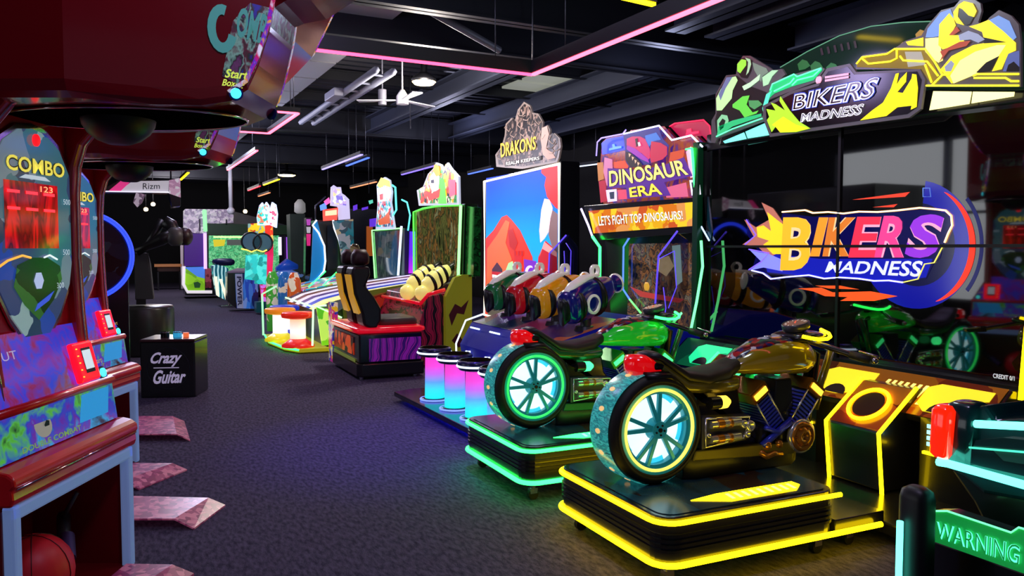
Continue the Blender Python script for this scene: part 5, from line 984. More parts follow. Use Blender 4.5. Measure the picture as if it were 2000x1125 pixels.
tag(B(pl('grey_green_column', '30403a', .6, em=.02)).ext([onY(x, y, 24.) for x, y in ((566, 418), (596, 418), (596, 560), (570, 560))], (0, .6, 0)).build('grey_column'), 'broad grey green column behind the castle game', 'column')
tag(B(pl('lamp_shade', 'a8a8a8', .5, em=.35)).lathe([(.1, 0), (.17, .05), (.16, .3), (.06, .42)], onY(586, 417, 24.3), n=14).build('pale_shade'), 'small pale rounded shade on top of the grey column', 'lamp shade')
# ================================================================== castle game and blue cabinet
YK = 20.
def n_(px, py, h=0., Y=YK): return onY(px, py, Y)-V((0, h, 0))
t = thing('castle_tower_game', 'tall game with pink red column, cyan brick panels and castle topper', 'arcade machine', (2.9, YK, 0))
b = B(ramp_mat('pink_column', 'Z', .3, 2.4, ['d82878', 'e81838', 'e02060', 'e81830', 'e0a030'], .85)); b.ext([n_(x, y) for x, y in ((517, 435), (533, 438), (534, 500), (530, 560), (526, 592), (520, 592), (523, 540), (521, 470))], (0, .4, 0)); b.build('column', t)
b = B(art('flame_print', ['e83020', 'ffb030', 'e85020', 'f8d060'], 10, .8, 3)); b.ext([n_(x, y, .02) for x, y in ((514, 434), (530, 436), (534, 470), (522, 458), (520, 480), (516, 462))], (0, .03, 0)); b.build('flame_panel', t)
BR = art('cyan_bricks', ['28c8c0', '50e8d8', '189890', '38b8b0'], 9, .75, 3, .3, .4)
for q in (((480, 498), (504, 496), (500, 548), (478, 545)), ((506, 498), (521, 497), (520, 556), (497, 554))): B(BR).ext([n_(x, y, .05) for x, y in q], (0, .1, 0)).build('brick_panel', t)
for q in ((490, 472), (512, 474)): 
    b = B(BLK); c = n_(*q, .1); b.lathe([(.2, 0), (.24, -.04), (.24, .08), (.2, .1)], c, 'Y', 20, cap=False); b.mat(pl('porthole', '486878', .1, em=.25)).lathe([(.001, 0), (.2, 0)], c, 'Y', 20, cap=False); b.build('porthole', t)
b = B(E('e8e060', 1.3)); b.tube([n_(x, y, .12) for x, y in ((470, 486), (480, 488), (490, 492), (500, 488), (512, 492), (520, 488))], .02, 6); b.build('yellow_rail', t)
topper(t, 'topper', ((502, 440), (500, 425), (505, 402), (510, 396), (514, 404), (518, 395), (523, 402), (523, 440)), lambda x, y, h=0: n_(x, y, h)-V((0, .1, 0)), art('castle_art', ['60e0d0', 'ffffff', 'f0a080', '40c8c0', 'a8e0d8'], 14, .5, 5))
topper(t, 'topper', ((527, 440), (524, 415), (530, 395), (537, 400), (540, 418), (538, 445)), lambda x, y, h=0: n_(x, y, h)-V((0, .05, 0)), art('castle_art2', ['f8e8f0', 'f060a0', 'ffffff', 'e090b0'], 14, .5, 6))
b = B(art('star_print', ['a8c0a8', 'f0d020', 'c03020', '80a8a0'], 8, .7, 8)); b.ext([n_(x, y, .06) for x, y in ((484, 437), (516, 435), (518, 470), (498, 462), (484, 455))], (0, .05, 0)); b.build('star_panel', t)
b = B(art('pink_lower', ['e82850', 'f060c0', 'c01830', 'd870e0'], 7, .7, 2)); b.ext([n_(x, y, .04) for x, y in ((508, 552), (532, 545), (528, 590), (512, 588))], (0, .2, 0)); b.build('lower_panel', t)
B(pl('teal_base', '0c5058', .3, em=.1)).ext([n_(x, y, .1) for x, y in ((500, 590), (530, 588), (530, 610), (500, 610))], (0, .4, 0)).build('base', t)
t = thing('blue_print_cabinet', 'low cabinet with blue printed front, black side and lilac grey top', 'arcade machine', (2.3, 20.6, 0))
YK2 = 21.2
b = B(SAT); b.ext([n_(x, y, 0, YK2) for x, y in ((444, 532), (505, 530), (505, 604), (462, 603), (444, 588))], (0, .5, 0)); b.build('cabinet_body', t)
b = B(art('blue_print', ['1848b0', '3070c8', '102880', '6888c8', '205090', '0c1c50'], 6, .45, 4, .3, 1.5, (2, 1, .6))); b.ext([n_(x, y, .02, YK2) for x, y in ((459, 535), (505, 533), (504, 603), (462, 602))], (0, .02, 0)); b.mat(pl('pale_strip', '9098b8', .4, em=.3)); b.ext([n_(x, y, .03, YK2) for x, y in ((459, 535), (473, 535), (475, 602), (463, 602))], (0, .01, 0)); b.mat(pl('print_navy', '18204c')); b.quad_text('POWER', [n_(*p, .05, YK2) for p in ((462, 540), (464, 597), (473, 596), (471, 540))], (0, 0, 0), off=.03); b.build('front_print', t)
b = B(pl('lilac_grey_top', '8a7c98', .4)); tz = n_(459, 533, 0, YK2).z; b.ext([(n_(444, 532, 0, YK2).x, YK2-.05, tz), (n_(506, 532, 0, YK2).x, YK2-.05, tz), (n_(502, 532, 0, YK2).x, YK2+.9, tz+.05), (n_(470, 532, 0, YK2).x, YK2+.9, tz+.06)], (0, 0, .04)); b.build('top', t)
t = thing('striped_board_game', 'low game with slanting cyan and white striped legs beside the blue cabinet', 'arcade machine', (2.1, 23, 0))
Y3 = 22.95
b = B(art('cyan_stripes', ['083850', '38c0c8', '0c5068', 'c8f4f4'], 3.2, .6, 4, .3, .5, (1, 1, 1), 'wave')); b.ext([n_(x, y, 0, Y3) for x, y in ((414, 520), (428, 516), (446, 524), (448, 560), (440, 586), (424, 578))], (0, .5, 0)); b.build('striped_side', t)
b = B(E('f0e8c8', 1.2)); b.ext([n_(x, y, .03, Y3) for x, y in ((418, 540), (424, 540), (428, 580), (422, 576))], (0, .02, 0)); b.ext([n_(x, y, .03, Y3) for x, y in ((428, 545), (433, 545), (445, 582), (440, 585))], (0, .02, 0)); b.build('white_bars', t)
b = B(pl('dark_navy_seat', '181c50', .4)); b.loft([(n_(440, 512, 0, Y3).x, Y3, n_(440, 512, 0, Y3).z, .25, .1), (n_(440, 512, 0, Y3).x, Y3+.6, n_(440, 512, 0, Y3).z, .3, .1)], 12, 3, 'Y'); b.build('navy_top', t)
b = B(STEEL); p = n_(440, 590, 0, 22.5); b.box(p.x-.1, p.x+.25, 22.5, 22.7, .0, .06); b.tube([(p.x+.1, 22.6, .05), (p.x+.1, 22.6, .4)], .03, 6); b.build('floor_stand', t)
# blue swirl seat and mint rails
t = thing('blue_swirl_ride', 'small blue ride seat with pale blue brim right of the castle game', 'ride seat', (3.3, 19, 0))
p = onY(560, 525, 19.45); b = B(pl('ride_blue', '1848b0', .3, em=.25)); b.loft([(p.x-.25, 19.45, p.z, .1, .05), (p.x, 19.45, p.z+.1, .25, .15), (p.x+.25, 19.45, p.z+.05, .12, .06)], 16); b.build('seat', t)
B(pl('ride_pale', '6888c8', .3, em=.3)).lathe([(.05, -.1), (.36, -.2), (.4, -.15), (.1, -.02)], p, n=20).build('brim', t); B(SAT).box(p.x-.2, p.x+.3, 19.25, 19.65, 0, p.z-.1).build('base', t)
B(E('50e8b0', 1.)).tube([(p.x-.3, 19.1, .72), (p.x-.05, 19.1, .66), (p.x+.5, 19.1, .8)], .03, 6).build('mint_rail', t)
# ================================================================== green and purple cabinet at the end of the hall
YG = 27.
t = thing('hoop_game_cabinet', 'big game cabinet with white dotted top, purple side and green lit play window', 'arcade machine', (2.2, YG, 0))
def G(px, py, h=0., Y=YG): return onY(px, py, Y)-V((0, h, 0))
PXM = art('pixel_white', ['b0a0b8', 'c8c0c8', '90809c', 'd8c8d8'], 14, .4, 6, .4, .2)
b = B(SAT); b.ext([G(x, y, -.1) for x, y in ((362, 412), (455, 412), (562, 440), (562, 577), (362, 577))], (0, 1.2, 0)); b.build('cabinet_body', t)
b = B(PXM); b.ext([G(x, y) for x, y in ((358, 412), (362, 408), (452, 409), (456, 414), (456, 435), (404, 438), (404, 456), (358, 454))], (0, .1, 0)); b.mat(pl('slot_dark', '20142c')); b.box(G(380, 0).x, G(383, 0).x, YG-.02, YG, G(0, 448).z, G(0, 422).z); b.box(G(433, 0).x, G(436, 0).x, YG-.02, YG, G(0, 434).z, G(0, 422).z); b.build('top_panel', t)
b = B(pl('deep_purple', '3c1468', .4, em=.35, ecol='50189a')); b.ext([G(x, y) for x, y in ((360, 456), (398, 456), (398, 520), (360, 520))], (0, .1, 0)); b.build('purple_side', t)
b = B(E('d8a8f8', 1.5)); b.tube([G(x, y, .05) for x, y in ((400, 456), (401, 525))], .05, 6); b.mat(E('90f0a0', 1.2)); b.tube([G(x, y, .05) for x, y in ((399, 410), (401, 452))], .06, 6); b.build('light_post', t)
b = B(pl('dark_green_band', '14381c', .5, em=.1)); b.ext([G(x, y, .02) for x, y in ((404, 436), (562, 440), (562, 458), (404, 458))], (0, .08, 0)); b.build('awning', t)
b = B(art('green_window', ['30a060', '58d088', '288850', '80e098', '40b070', 'a8e8a0'], 7, .6, 6, .2, 1.5, kind='noise')); b.ext([G(x, y, .01) for x, y in ((408, 460), (545, 460), (545, 530), (408, 530))], (0, .06, 0)); b.mat(E('e0f8a0', 1.2)); b.box(G(408, 0).x, G(480, 0).x, YG-.05, YG-.02, G(0, 462).z, G(0, 459).z); b.mat(E('c8b820', .9)); b.ext([G(x, y, .03) for x, y in ((416, 468), (440, 468), (438, 480), (418, 482))], (0, .02, 0)); b.mat(pl('dim_grey_print', '606860', .4, em=.3)); b.ext([G(x, y, .03) for x, y in ((443, 468), (475, 468), (475, 479), (443, 479))], (0, .02, 0)); b.build('play_window', t)
b = B(E('e8d8f8', 1.3)); b.box(G(536, 0).x, G(542, 0).x, YG-.1, YG-.05, G(0, 500).z, G(0, 460).z); b.mat(E('a050e0', 1.1)); b.box(G(552, 0).x, G(558, 0).x, YG-.1, YG-.05, G(0, 520).z, G(0, 460).z); b.build('light_post', t)
b = B(art('lime_base', ['80c020', '98d828', '70b028', '90c830'], 3, .45, 3)); b.ext([G(x, y, .01) for x, y in ((361, 524), (400, 540), (400, 568), (366, 568), (361, 562))], (0, .1, 0)); b.mat(E('4880e0', .7)); b.ext([G(x, y, .02) for x, y in ((361, 522), (400, 521), (400, 544), (385, 540), (366, 526))], (0, .1, 0)); b.mat(pl('dark_emblem', '2c6a30', .4, em=.1)); b.ext([G(x, y, .03) for x, y in ((378, 552), (386, 550), (392, 554), (390, 562), (380, 562))], (0, .01, 0)); b.mat(art('coin_box', ['702838', '40182c', 'a04858'], 9, .3, 2)); b.ext([G(x, y, .02) for x, y in ((401, 524), (413, 524), (413, 562), (401, 562))], (0, .1, 0)); b.build('base_panels', t)
B(E('e8e0e8', .8)).tube([G(x, y, .05) for x, y in ((359, 520), (358, 555), (366, 570), (414, 570))], .05, 6).build('base_trim', t)
# doorway glow, bar table, chair
p = onY(345, 520, 34); DW = struct(B(pl('pale_door_panel', 'c8b8c8', .5, em=.25)).box(p.x+.15, p.x+.75, 34, 34.1, 0, 2.0).build('door_1'))
t = thing('bar_table', 'small orange topped wooden bar table far down the aisle', 'table', onY(330, 545, 33)*1)
t.location.z = 0; p = t.location
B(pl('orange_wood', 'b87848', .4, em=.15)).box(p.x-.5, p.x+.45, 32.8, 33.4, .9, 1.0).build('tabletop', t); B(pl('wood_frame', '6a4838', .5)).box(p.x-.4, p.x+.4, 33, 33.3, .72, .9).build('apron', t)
for s_ in (-.4, .36): B(BLK).box(p.x+s_, p.x+s_+.05, 33, 33.06, 0, .75).build('leg', t)
# ================================================================== guitar game: amplifier box, pedestal, wheel, figure
t = thing('amplifier_box', 'black box lettered Crazy Guitar on the carpet beside the red machines', 'amplifier', (.24, 9.4, 0))
a = onZ(275, 778, 0); c = onZ(382, 776, 0); ex = (c-a).normalized(); ey = V((-ex.y, ex.x, 0)); W_ = (c-a).length; HB = .6
def ab(x, y, z): return a+ex*x+ey*y+V((0, 0, z))
b = B(SAT); b.add([ab(x, y, z) for x in (0, W_) for y in (0, .5) for z in (.0, HB)], [(0, 1, 3, 2), (4, 6, 7, 5), (0, 4, 5, 1), (2, 3, 7, 6), (0, 2, 6, 4), (1, 5, 7, 3)]); bx = b.build('box', t, bevel=.015)
b = B(pl('maroon_top', '40141c', .3, coat=.4)); b.ext([ab(-.0, -.0, HB), ab(W_, 0, HB), ab(W_, .5, HB), ab(0, .5, HB)], (0, 0, .03)); b.build('top_edge', t, bevel=.008)
LT_ = pl('silver_lettering', 'c8bce0', .4, em=.35)
b = B(LT_); b.quad_text('Crazy', [ab(.1, -.004, .335), ab(.42, -.004, .335), ab(.44, -.004, .5), ab(.12, -.004, .49)], (0, 0, 0), .35, .03); b.quad_text('Guitar', [ab(.13, -.004, .15), ab(.47, -.004, .16), ab(.47, -.004, .3), ab(.14, -.004, .3)], (0, 0, 0), .35, .03); b.tube([ab(.14, -.006, .325), ab(.4, -.006, .325)], .005, 5); b.mat(pl('dim_circle', '20283c', .4)); b.tube([ab(.29+.22*cos(k*pi/20), -.003, .32+.22*sin(k*pi/20)) for k in range(40)], .002, 4, True); b.build('lettering', bx)
for (x, c, lb) in ((.2, '181014', 0), (.33, '38b8f0', 1)): b = B(pl('knob'+c, c, .2, .3, em=.5 if lb else 0)); b.cyl(ab(x, .2, HB+.03), ab(x, .2, HB+.09), .045, n=18); b.mat(STEEL).lathe([(.046, 0), (.05, .005), (.046, .01)], ab(x, .2, HB+.08), n=18); b.build('knob', t)
B(E('f07040', .8)).cyl(ab(.42, .2, HB+.03), ab(.42, .2, HB+.08), .03, n=14).build('knob', t)
p = onZ(293, 650, 0); tag(B(pl('drum_grey', '3a3a38', .3, .3)).lathe([(.40, .0), (.42, .03), (.42, .69), (.40, .73), (.001, .73)], (p.x-.1, 13.2, 0), n=40).build('round_pedestal'), 'dark grey round pedestal behind the amplifier box', 'pedestal')
t = thing('guitarist_figure', 'black robot like figure with two thick arms leaning over a grey stand', 'statue', (.1, 13.6, 0))
FK = pl('figure_black', '1c1a1a', .35, .2); FG_ = pl('figure_grey', '4c4a4a', .4)
def fy(px, py, Y=13.2, h=0.): return onY(px, py, Y)-V((0, h, 0))
b = B(pl('stand_grey', '34353a', .4)); b.ext([fy(x, y) for x, y in ((262, 494), (288, 494), (300, 584), (264, 586))], (0, .25, 0)); b.mat(pl('stand_pale', '78787c', .4)); b.ext([fy(x, y) for x, y in ((289, 494), (295, 515), (302, 582), (299, 586))], (0, .25, 0)); b.build('stand', t, bevel=.01)
b = B(BLK); b.ext([fy(x, y) for x, y in ((266, 584), (285, 584), (285, 595), (266, 595))], (0, .2, 0)); b.build('stand_foot', t)
b = B(FK); b.tube([fy(266, 492, 13.1), fy(285, 482, 13.1), fy(315, 468, 13.0), fy(335, 458, 12.95)], [.07, .06, .09, .08], 12); b.mat(FG_).ball(fy(343, 462, 12.95), .14, 14, (1, .8, 1.1)); b.build('arm', t)
b = B(FK); b.tube([fy(285, 480, 13.3), fy(300, 460, 13.3), fy(318, 430, 13.3)], [.05, .06, .07], 10); b.mat(FG_).tube([fy(300, 455, 13.28), fy(316, 430, 13.28)], .03, 8); b.build('arm', t)
b = B(FK); b.tube([fy(320, 432, 13.2), fy(334, 440, 13.2), fy(345, 460, 13.1)], [.09, .1, .08], 12); b.build('shoulder', t)
b = B(pl('figure_maroon', '2c1414', .4)).ball(fy(361, 462, 13.0), .13, 16, (.9, 1, 1.1)); b.build('drum_head', t)
# wheel game with blue neon rim
t = thing('neon_wheel_game', 'big dark prize wheel with blue neon rim behind the red machines', 'arcade machine', (-1., 11.6, 0))
cw = onY(165, 500, 11.6); rw = (onY(262, 500, 11.6)-cw).length
b = B(pl('wheel_black', '08080c', .15, coat=.4)); b.lathe([(.001, 0), (rw*.92, 0), (rw*1.0, .04), (rw*1.0, .3), (.001, .3)], cw, 'Y', 48); b.build('wheel', t)
b = B(art('wheel_print', ['0c1018', '1a1c30', '141828', '283040', '0a0c14'], 5, .12, 4)); b.lathe([(.001, -.004), (rw*.88, -.004)], cw, 'Y', 48, cap=False); b.build('wheel_print', t)
b = B(neon('neon_royal', '4060ff', '1838ff', 2.2)); 
for r_ in (.93, .985): b.tube([cw+V((rw*r_*cos(k*pi/32), -.02, rw*r_*sin(k*pi/32))) for k in range(64)], .014, 6, True)
b.build('neon_rim', t); B(pl('rim_blue', '1028a0', .2, em=.5)).lathe([(rw*.935, -.012), (rw*.98, -.012)], cw, 'Y', 64, cap=False).build('rim_band', t)
B(SAT).box(cw.x-.7, cw.x+.5, 11.7, 12.4, 0, cw.z-.2).build('stand', t, bevel=.01)
B(SAT).box(-2.6, -.95, 8.7, 11.5, 0, 2.6).build('housing', t, bevel=.02)  # unseen box added to make a dark shape in the screen reflections
# pale sign box on a rigid bracket
t = thing('hanging_sign_box', 'white sign box with magenta swoosh hanging above the wheel game', 'sign', (.1, 9.6, 2.2))
YS = 10.5
b = B(SAT); b.ext([fy(x, y, YS) for x, y in ((195, 372), (235, 350), (352, 352), (353, 402), (335, 404), (330, 376), (200, 374))], (0, .4, 0)); bx = b.build('box', t, bevel=.005)
b = B(pl('sign_white', 'd8d4dc', .4, em=.45)); b.ext([fy(x, y, YS, .01) for x, y in ((232, 374), (258, 354), (330, 353), (329, 376))], (0, .008, 0)); b.mat(E('d83880', .8)); b.ext([fy(x, y, YS, .014) for x, y in ((212, 373), (240, 350), (258, 352), (236, 373))], (0, .004, 0)); b.mat(art('sign_end', ['d8b0c8', 'e8e0e8', 'c090b0'], 22, .45, 3)); b.ext([fy(x, y, YS, .01) for x, y in ((330, 352), (352, 348), (353, 386), (330, 378))], (0, .008, 0)); b.mat(pl('sign_ink', '202028')); b.quad_text('Rizm', [fy(*p, YS, .02) for p in ((279, 370), (312, 369), (312, 358), (279, 358))], (0, 0, 0)); b.build('sign_face', bx)
B(E('e8e8f8', 1.)).tube([fy(200, 374, YS, .03), fy(330, 376, YS, .03)], .008, 5).build('light_edge', t)
b = B(art('tag_print', ['b898b0', 'd8c8d8', '806880'], 22, .35, 3)); b.ext([fy(x, y, YS-.2) for x, y in ((266, 375), (284, 380), (278, 396), (268, 405), (260, 395))], (0, .02, 0)); b.build('hanging_tag', t)
b = B(RODM); p = fy(240, 350, YS); b.tube([(p.x, YS+.2, p.z), (p.x, YS+.2, 4.65)], .01, 6); p = fy(335, 352, YS); b.tube([(p.x, YS+.2, p.z), (p.x, YS+.2, 4.65)], .01, 6); b.build('hanger', t)
# ================================================================== red boxing and football machines
RED = pl('candy_red', 'b4081a', .25, 0, coat=.5); REDB = pl('candy_red_bright', 'f00c1c', .28, 0, coat=.4); CHT = pl('chrome_trim', 'e0c8d0', .1, 1.)
FRM = pl('lilac_lit_frame', '90b0f0', .4, em=.2); VAR = art('violet_print', ['3020a0', '6a2098', '2838c0', '801c50', '4830c8'], 5, .8, 4, .12, 2, kind='noise')  # lilac-blue light on the frame is put into its colour and emission
AF = -CF0      # along the front, towards the camera
def boxing(leg, lb, extra=True):
    leg = V(leg); t = thing('boxing_football_machine', lb, 'arcade machine', (leg.x, leg.y, 0), 0, 'red boxing and football machines')
    WD = .95
    def M(p, w_, z): return leg+CR*p+AF*w_+V((0, 0, z))      # p: out into the aisle, w_: towards the camera, z: up
    def slab(b, prof, w0, w1): return b.ext([M(p, w0, z) for p, z in prof], AF*(w1-w0))
    # legs frame
    b = B(FRM)
    for w_ in (0, WD-.05): slab(b, [(-.05, .02), (-.05, .62), (0, .62), (0, .02)], w_, w_+.05)
    slab(b, [(-.05, .56), (-.05, .62), (.0, .62), (.0, .56)], 0, WD); b.build('front_frame', t, bevel=.012)
    b = B(pl('inner_red', '7a0a14', .4)); slab(b, [(-.55, .02), (-.55, .6), (-.5, .6), (-.5, .02)], .0, WD); slab(b, [(-.55, 0), (-.55, .03), (-.02, .03), (-.02, 0)], 0, WD); slab(b, [(-.55, .03), (-.55, .6), (-.05, .6), (-.05, .03)], -.0, .02); slab(b, [(-.9, .03), (-.9, .6), (-.05, .6), (-.05, .03)], WD-.02, WD); b.build('lower_housing', t)
    # ledge
    b = B(REDB); slab(b, [(-.5, .62), (-.5, .76), (-.05, .76), (-.01, .75), (.015, .73), (.02, .70), (.005, .685), (.01, .65), (.0, .62)], -.02, WD+.02); lg = b.build('ledge', t, bevel=.015)
    B(CHT).tube([M(.014, WD+.0, .688), M(.014, -.0, .688)], .004, 6).build('ledge_trim', lg)
    # lower art band (slanted) and control panel
    b = B(RED); slab(b, [(-.6, .76), (-.6, 1.0), (-.2, 1.0), (-.13, .945), (-.095, .945), (-.07, .76)], .0, WD); pn = b.build('control_body', t, bevel=.012)
    n_ = (CR*.185+V((0, 0, .025))).normalized()
    def LP(u, w_, h=.004): return M(-.071, w_, .765).lerp(M(-.094, w_, .935), u)+n_*h
    b = B(art('pitch_print', ['1c1820', '58b83c', '3048c0', '6a2ca0', '2c9cd8', '202030'], 6, .6, 4, .12, 1.6, kind='noise')); b.ext([LP(0, .02), LP(0, WD-.02), LP(1, WD-.02), LP(1, .02)], n_*.002)
    c = LP(.55, .62, .008); b.mat(pl('ball_white', 'c8c8b8', .3, em=.2)); b.lathe([(.001, .0), (.05, -.0)], c, 'Y', 20, cap=False) if 0 else b.add([c+AF*.06*cos(k*pi/12)+(M(0, 0, 1)-M(.27, 0, 0)).normalized()*.05*sin(k*pi/12) for k in range(24)], [tuple(range(24))]); b.mat(pl('ball_black', '101418')); b.add([c+n_*.002+AF*(-.025+.02*cos(k*pi*2/5))+V((0, 0, 1))*.02*sin(k*pi*2/5) for k in range(5)], [tuple(range(5))])
    b.mat(pl('print_lime', '88b858', .3, em=.4)); b.quad_text('DOUBLE COMBAT', [LP(.08, .78, .009), LP(.08, .35, .009), LP(.22, .35, .009), LP(.22, .78, .009)], (0, 0, 0), off=.02)
    b.mat(E('28a0e8', .55)); b.ext([LP(.25, .35, .006), LP(.25, .1, .006), LP(.95, .06, .006), LP(.95, .3, .006)], n_*.001); b.build('art_band', pn)
    B(REDB).tube([M(-.1, WD, .952), M(-.1, 0, .952)], .02, 8).build('red_lip', pn)
    # upper control face
    n2 = (CR*.29+V((0, 0, .075))).normalized()
    def UP(u, w_, h=.004): return M(-.11, w_, .965).lerp(M(-.185, w_, 1.255), u)+n2*h
    b = B(RED); b.add([M(p, w_, z) for p, z, w_ in ((-.11, .96, 0), (-.11, .96, WD), (-.187, 1.26, .74), (-.187, 1.26, .15), (-.6, .96, 0), (-.6, .96, WD), (-.6, 1.26, .74), (-.6, 1.26, .15))], [(0, 1, 2, 3), (4, 5, 6, 7), (0, 1, 5, 4), (3, 2, 6, 7), (1, 2, 6, 5), (0, 3, 7, 4)]); b.build('upper_control_body', t, bevel=.01)
    b = B(VAR); b.ext([UP(0, .02), UP(0, WD-.02), UP(.98, .725), UP(.98, .17)], n2*.002); b.mat(pl('print_white', 'c8c0e8', .3, em=.4)); b.quad_text('OUT', [UP(.62, .82, .008), UP(.62, .66, .008), UP(.74, .66, .008), UP(.74, .82, .008)], (0, 0, 0)); b.build('control_art', pn)
    b = B(pl('reader_red', 'e01020', .2, em=1.8, ecol='ff0820')); q = [UP(.03, .3, .03), UP(.03, .13, .03), UP(.66, .13, .03), UP(.66, .3, .03)]; b.ext([v-n2*.03 for v in q], n2*.035); rd = b.build('card_reader', pn, bevel=.012)
    b = B(BLK); q = [UP(.16, .25, .067), UP(.16, .17, .067), UP(.56, .17, .067), UP(.56, .25, .067)]; b.ext([v-n2*.03 for v in q], n2*.001); b.mat(E('d0e0e8', .8)); b.ext([v-n2*.029 for v in [UP(.22, .245, .067), UP(.22, .175, .067), UP(.52, .175, .067), UP(.52, .245, .067)]], n2*.001); b.build('reader_display', rd)
    b = B(E('ffb040', 2.)); 
    for k in range(5): b.ball(UP(.12+k*.11, .28, .036), .005, 6)
    b.build('reader_lights', rd)
    b = B(BLK).cyl(UP(.1, .07, 0), UP(.1, .07, .01), .032, n=18); b.mat(E('48f0f0', 1.6)).cyl(UP(.1, .07, .01), UP(.1, .07, .018), .022, n=18); b.build('start_button', pn); b = B(pl('print_gold', 'c8b050', .3, em=.4)); b.quad_text('Start', [UP(.26, .12, .008), UP(.26, .04, .008), UP(.35, .04, .008), UP(.35, .12, .008)], (0, 0, 0), .3, .01); b.build('button_label', pn)
    # display back with teardrop
    b = B(RED); prof = [(-.75, 1.0), (-.75, 2.4), (-.19, 2.4), (-.19, 1.0)]
    slab(b, prof, .15, .80); b.build('column_body', t, bevel=.02)
    # side flares of the column, growing into the canopy
    for w0 in (.12, .77):
        pf = [(-.5, 1.0), (-.115, .97), (-.135, 1.12), (-.15, 1.3), (-.16, 1.55), (-.16, 1.85), (-.15, 1.98), (-.12, 2.08), (-.05, 2.16), (.1, 2.2), (.3, 2.21), (.3, 2.4), (-.5, 2.4)]
        b = B(RED); slab(b, pf, w0, w0+.08); fl = b.build('side_flare', t, bevel=.012)
        B(CHT).tube([M(p+.002, w0+.04, z) for p, z in pf[1:11]], .005, 6).build('chrome_edge', fl)
    def D(x, y, h=.0): return M(-.185+h, .475+(.5-x)*.70, y)     # x across 0..1 left to right, y height
    b = B(CHT); td = [(.5+.40*sin(radians(a))*(1 if a < 180 else 1), 0) for a in range(0)]
    tear = [(.5, 1.12), (.38, 1.19), (.24, 1.29), (.12, 1.42), (.06, 1.6), (.05, 1.8), (.09, 1.95), (.2, 2.06), (.35, 2.12), (.5, 2.135), (.65, 2.12), (.8, 2.06), (.91, 1.95), (.95, 1.8), (.94, 1.6), (.88, 1.42), (.76, 1.29), (.62, 1.19)]
    b.ext([D(x, y, 0) for x, y in tear], CR*.01); ds = b.build('display_rim', t)
    def ins(k): return [(.5+(x-.5)*k, 1.68+(y-1.68)*k) for x, y in tear]
    b = B(art('teardrop_print', ['284058', '3c7080', '2848a0', '708898', '384870', '8aa8a8'], 6, .6, 5, .1, 2)); b.ext([D(x, y, .012) for x, y in ins(.95)], CR*.002); b.build('display_art', ds)
    b = B(art('led_window', ['300408', 'a80810', '58080c', 'e01018', '401008', '781c0c'], 6, .8, 2, .08, 2, (1, 1, .35), 'noise')); b.ext([D(x, y, .016) for x, y in ((.2, 1.6), (.2, 1.88), (.74, 1.88), (.74, 1.6))], CR*.002)
    b.mat(E('ff3040', 1.6))
    for z in (1.83, 1.76): 
        for x in (.22, .4, .58): b.ext([D(xx, zz, .02) for xx, zz in ((x, z), (x+.12, z), (x+.12, z+.012), (x, z+.012))], CR*.001)
    b.mat(E('ffa070', 1.6)); b.quad_text('123', [D(.55, 1.845, .021), D(.68, 1.845, .021), D(.68, 1.87, .021), D(.55, 1.87, .021)], (0, 0, 0)); b.build('led_display', ds)
    b = B(pl('print_dark3', '14141c')); q = [D(.22, 1.92, .018), D(.82, 1.92, .018), D(.82, 1.985, .018), D(.22, 1.985, .018)]; b.quad_text('COMBO', q, (0, 0, 0), off=.06); b.mat(E('e8d850', .9)); b.quad_text('COMBO', q, CR*.003, off=.02); b.mat(E('c8d8e8', .7)); b.ext([D(.34, 1.895, .02), D(.66, 1.895, .02), D(.6, 1.912, .02), D(.4, 1.912, .02)], CR*.001); b.quad_text('500', [D(.8, 1.8, .02), D(.88, 1.8, .02), D(.88, 1.825, .02), D(.8, 1.825, .02)], (0, 0, 0)); b.quad_text('500', [D(.78, 1.57, .02), D(.86, 1.57, .02), D(.86, 1.595, .02), D(.78, 1.595, .02)], (0, 0, 0)); b.quad_text('300', [D(.7, 1.42, .02), D(.78, 1.42, .02), D(.78, 1.445, .02), D(.7, 1.445, .02)], (0, 0, 0)); b.build('display_lettering', ds)
    b = B(art('pitch_green', ['1c4020', '2c6a30', '184018', '3c7a38'], 5, .35, 2)); b.ext([D(x, y, .018) for x, y in ((.26, 1.44), (.3, 1.53), (.45, 1.56), (.6, 1.56), (.74, 1.52), (.76, 1.46), (.66, 1.37), (.5, 1.29), (.36, 1.36))], CR*.002); b.mat(E('f0b040', 1.)); b.tube([D(x, y, .024) for x, y in ((.1, 1.52), (.2, 1.55), (.34, 1.57), (.42, 1.56))], .005, 6); b.mat(E('e0f0f0', 1.)); b.tube([D(x, y, .024) for x, y in ((.56, 1.56), (.62, 1.57), (.7, 1.55))], .004, 6); b.mat(E('b0c0e8', .7)); b.ext([D(.5+.05*cos(k*pi/3), 1.46+.04*sin(k*pi/3), .022) for k in range(6)], CR*.002); b.mat(E('3858d8', .7)); b.ext([D(x, y, .022) for x, y in ((.45, 1.33), (.6, 1.37), (.66, 1.41), (.48, 1.36))], CR*.002); b.build('goal_picture', ds)
    B(E('ff1420', 1.5)).ball(D(.52, 2.065, .02), .028, 14, (.6, 1, 1)).build('red_lamp', ds)
    # canopy: tapers towards its front end
    WC = WD/2
    def hw(p): return .5 if p < .25 else .5-.5*(p-.25) if p < .93 else .16+.5*(p-.93)
    cz = [(-.6, 2.2), (-.3, 2.17), (0, 2.16), (.25, 2.16), (.5, 2.155), (.66, 2.165), (.76, 2.19), (.82, 2.24), (.86, 2.34), (.9, 2.48), (.92, 2.58), (.96, 2.6), (1.05, 2.63), (1.17, 2.73), (1.35, 2.95), (1.5, 3.3)]
    b = B(pl('canopy_dark_red', '7c0614', .2, .0, coat=.6)); rs = []
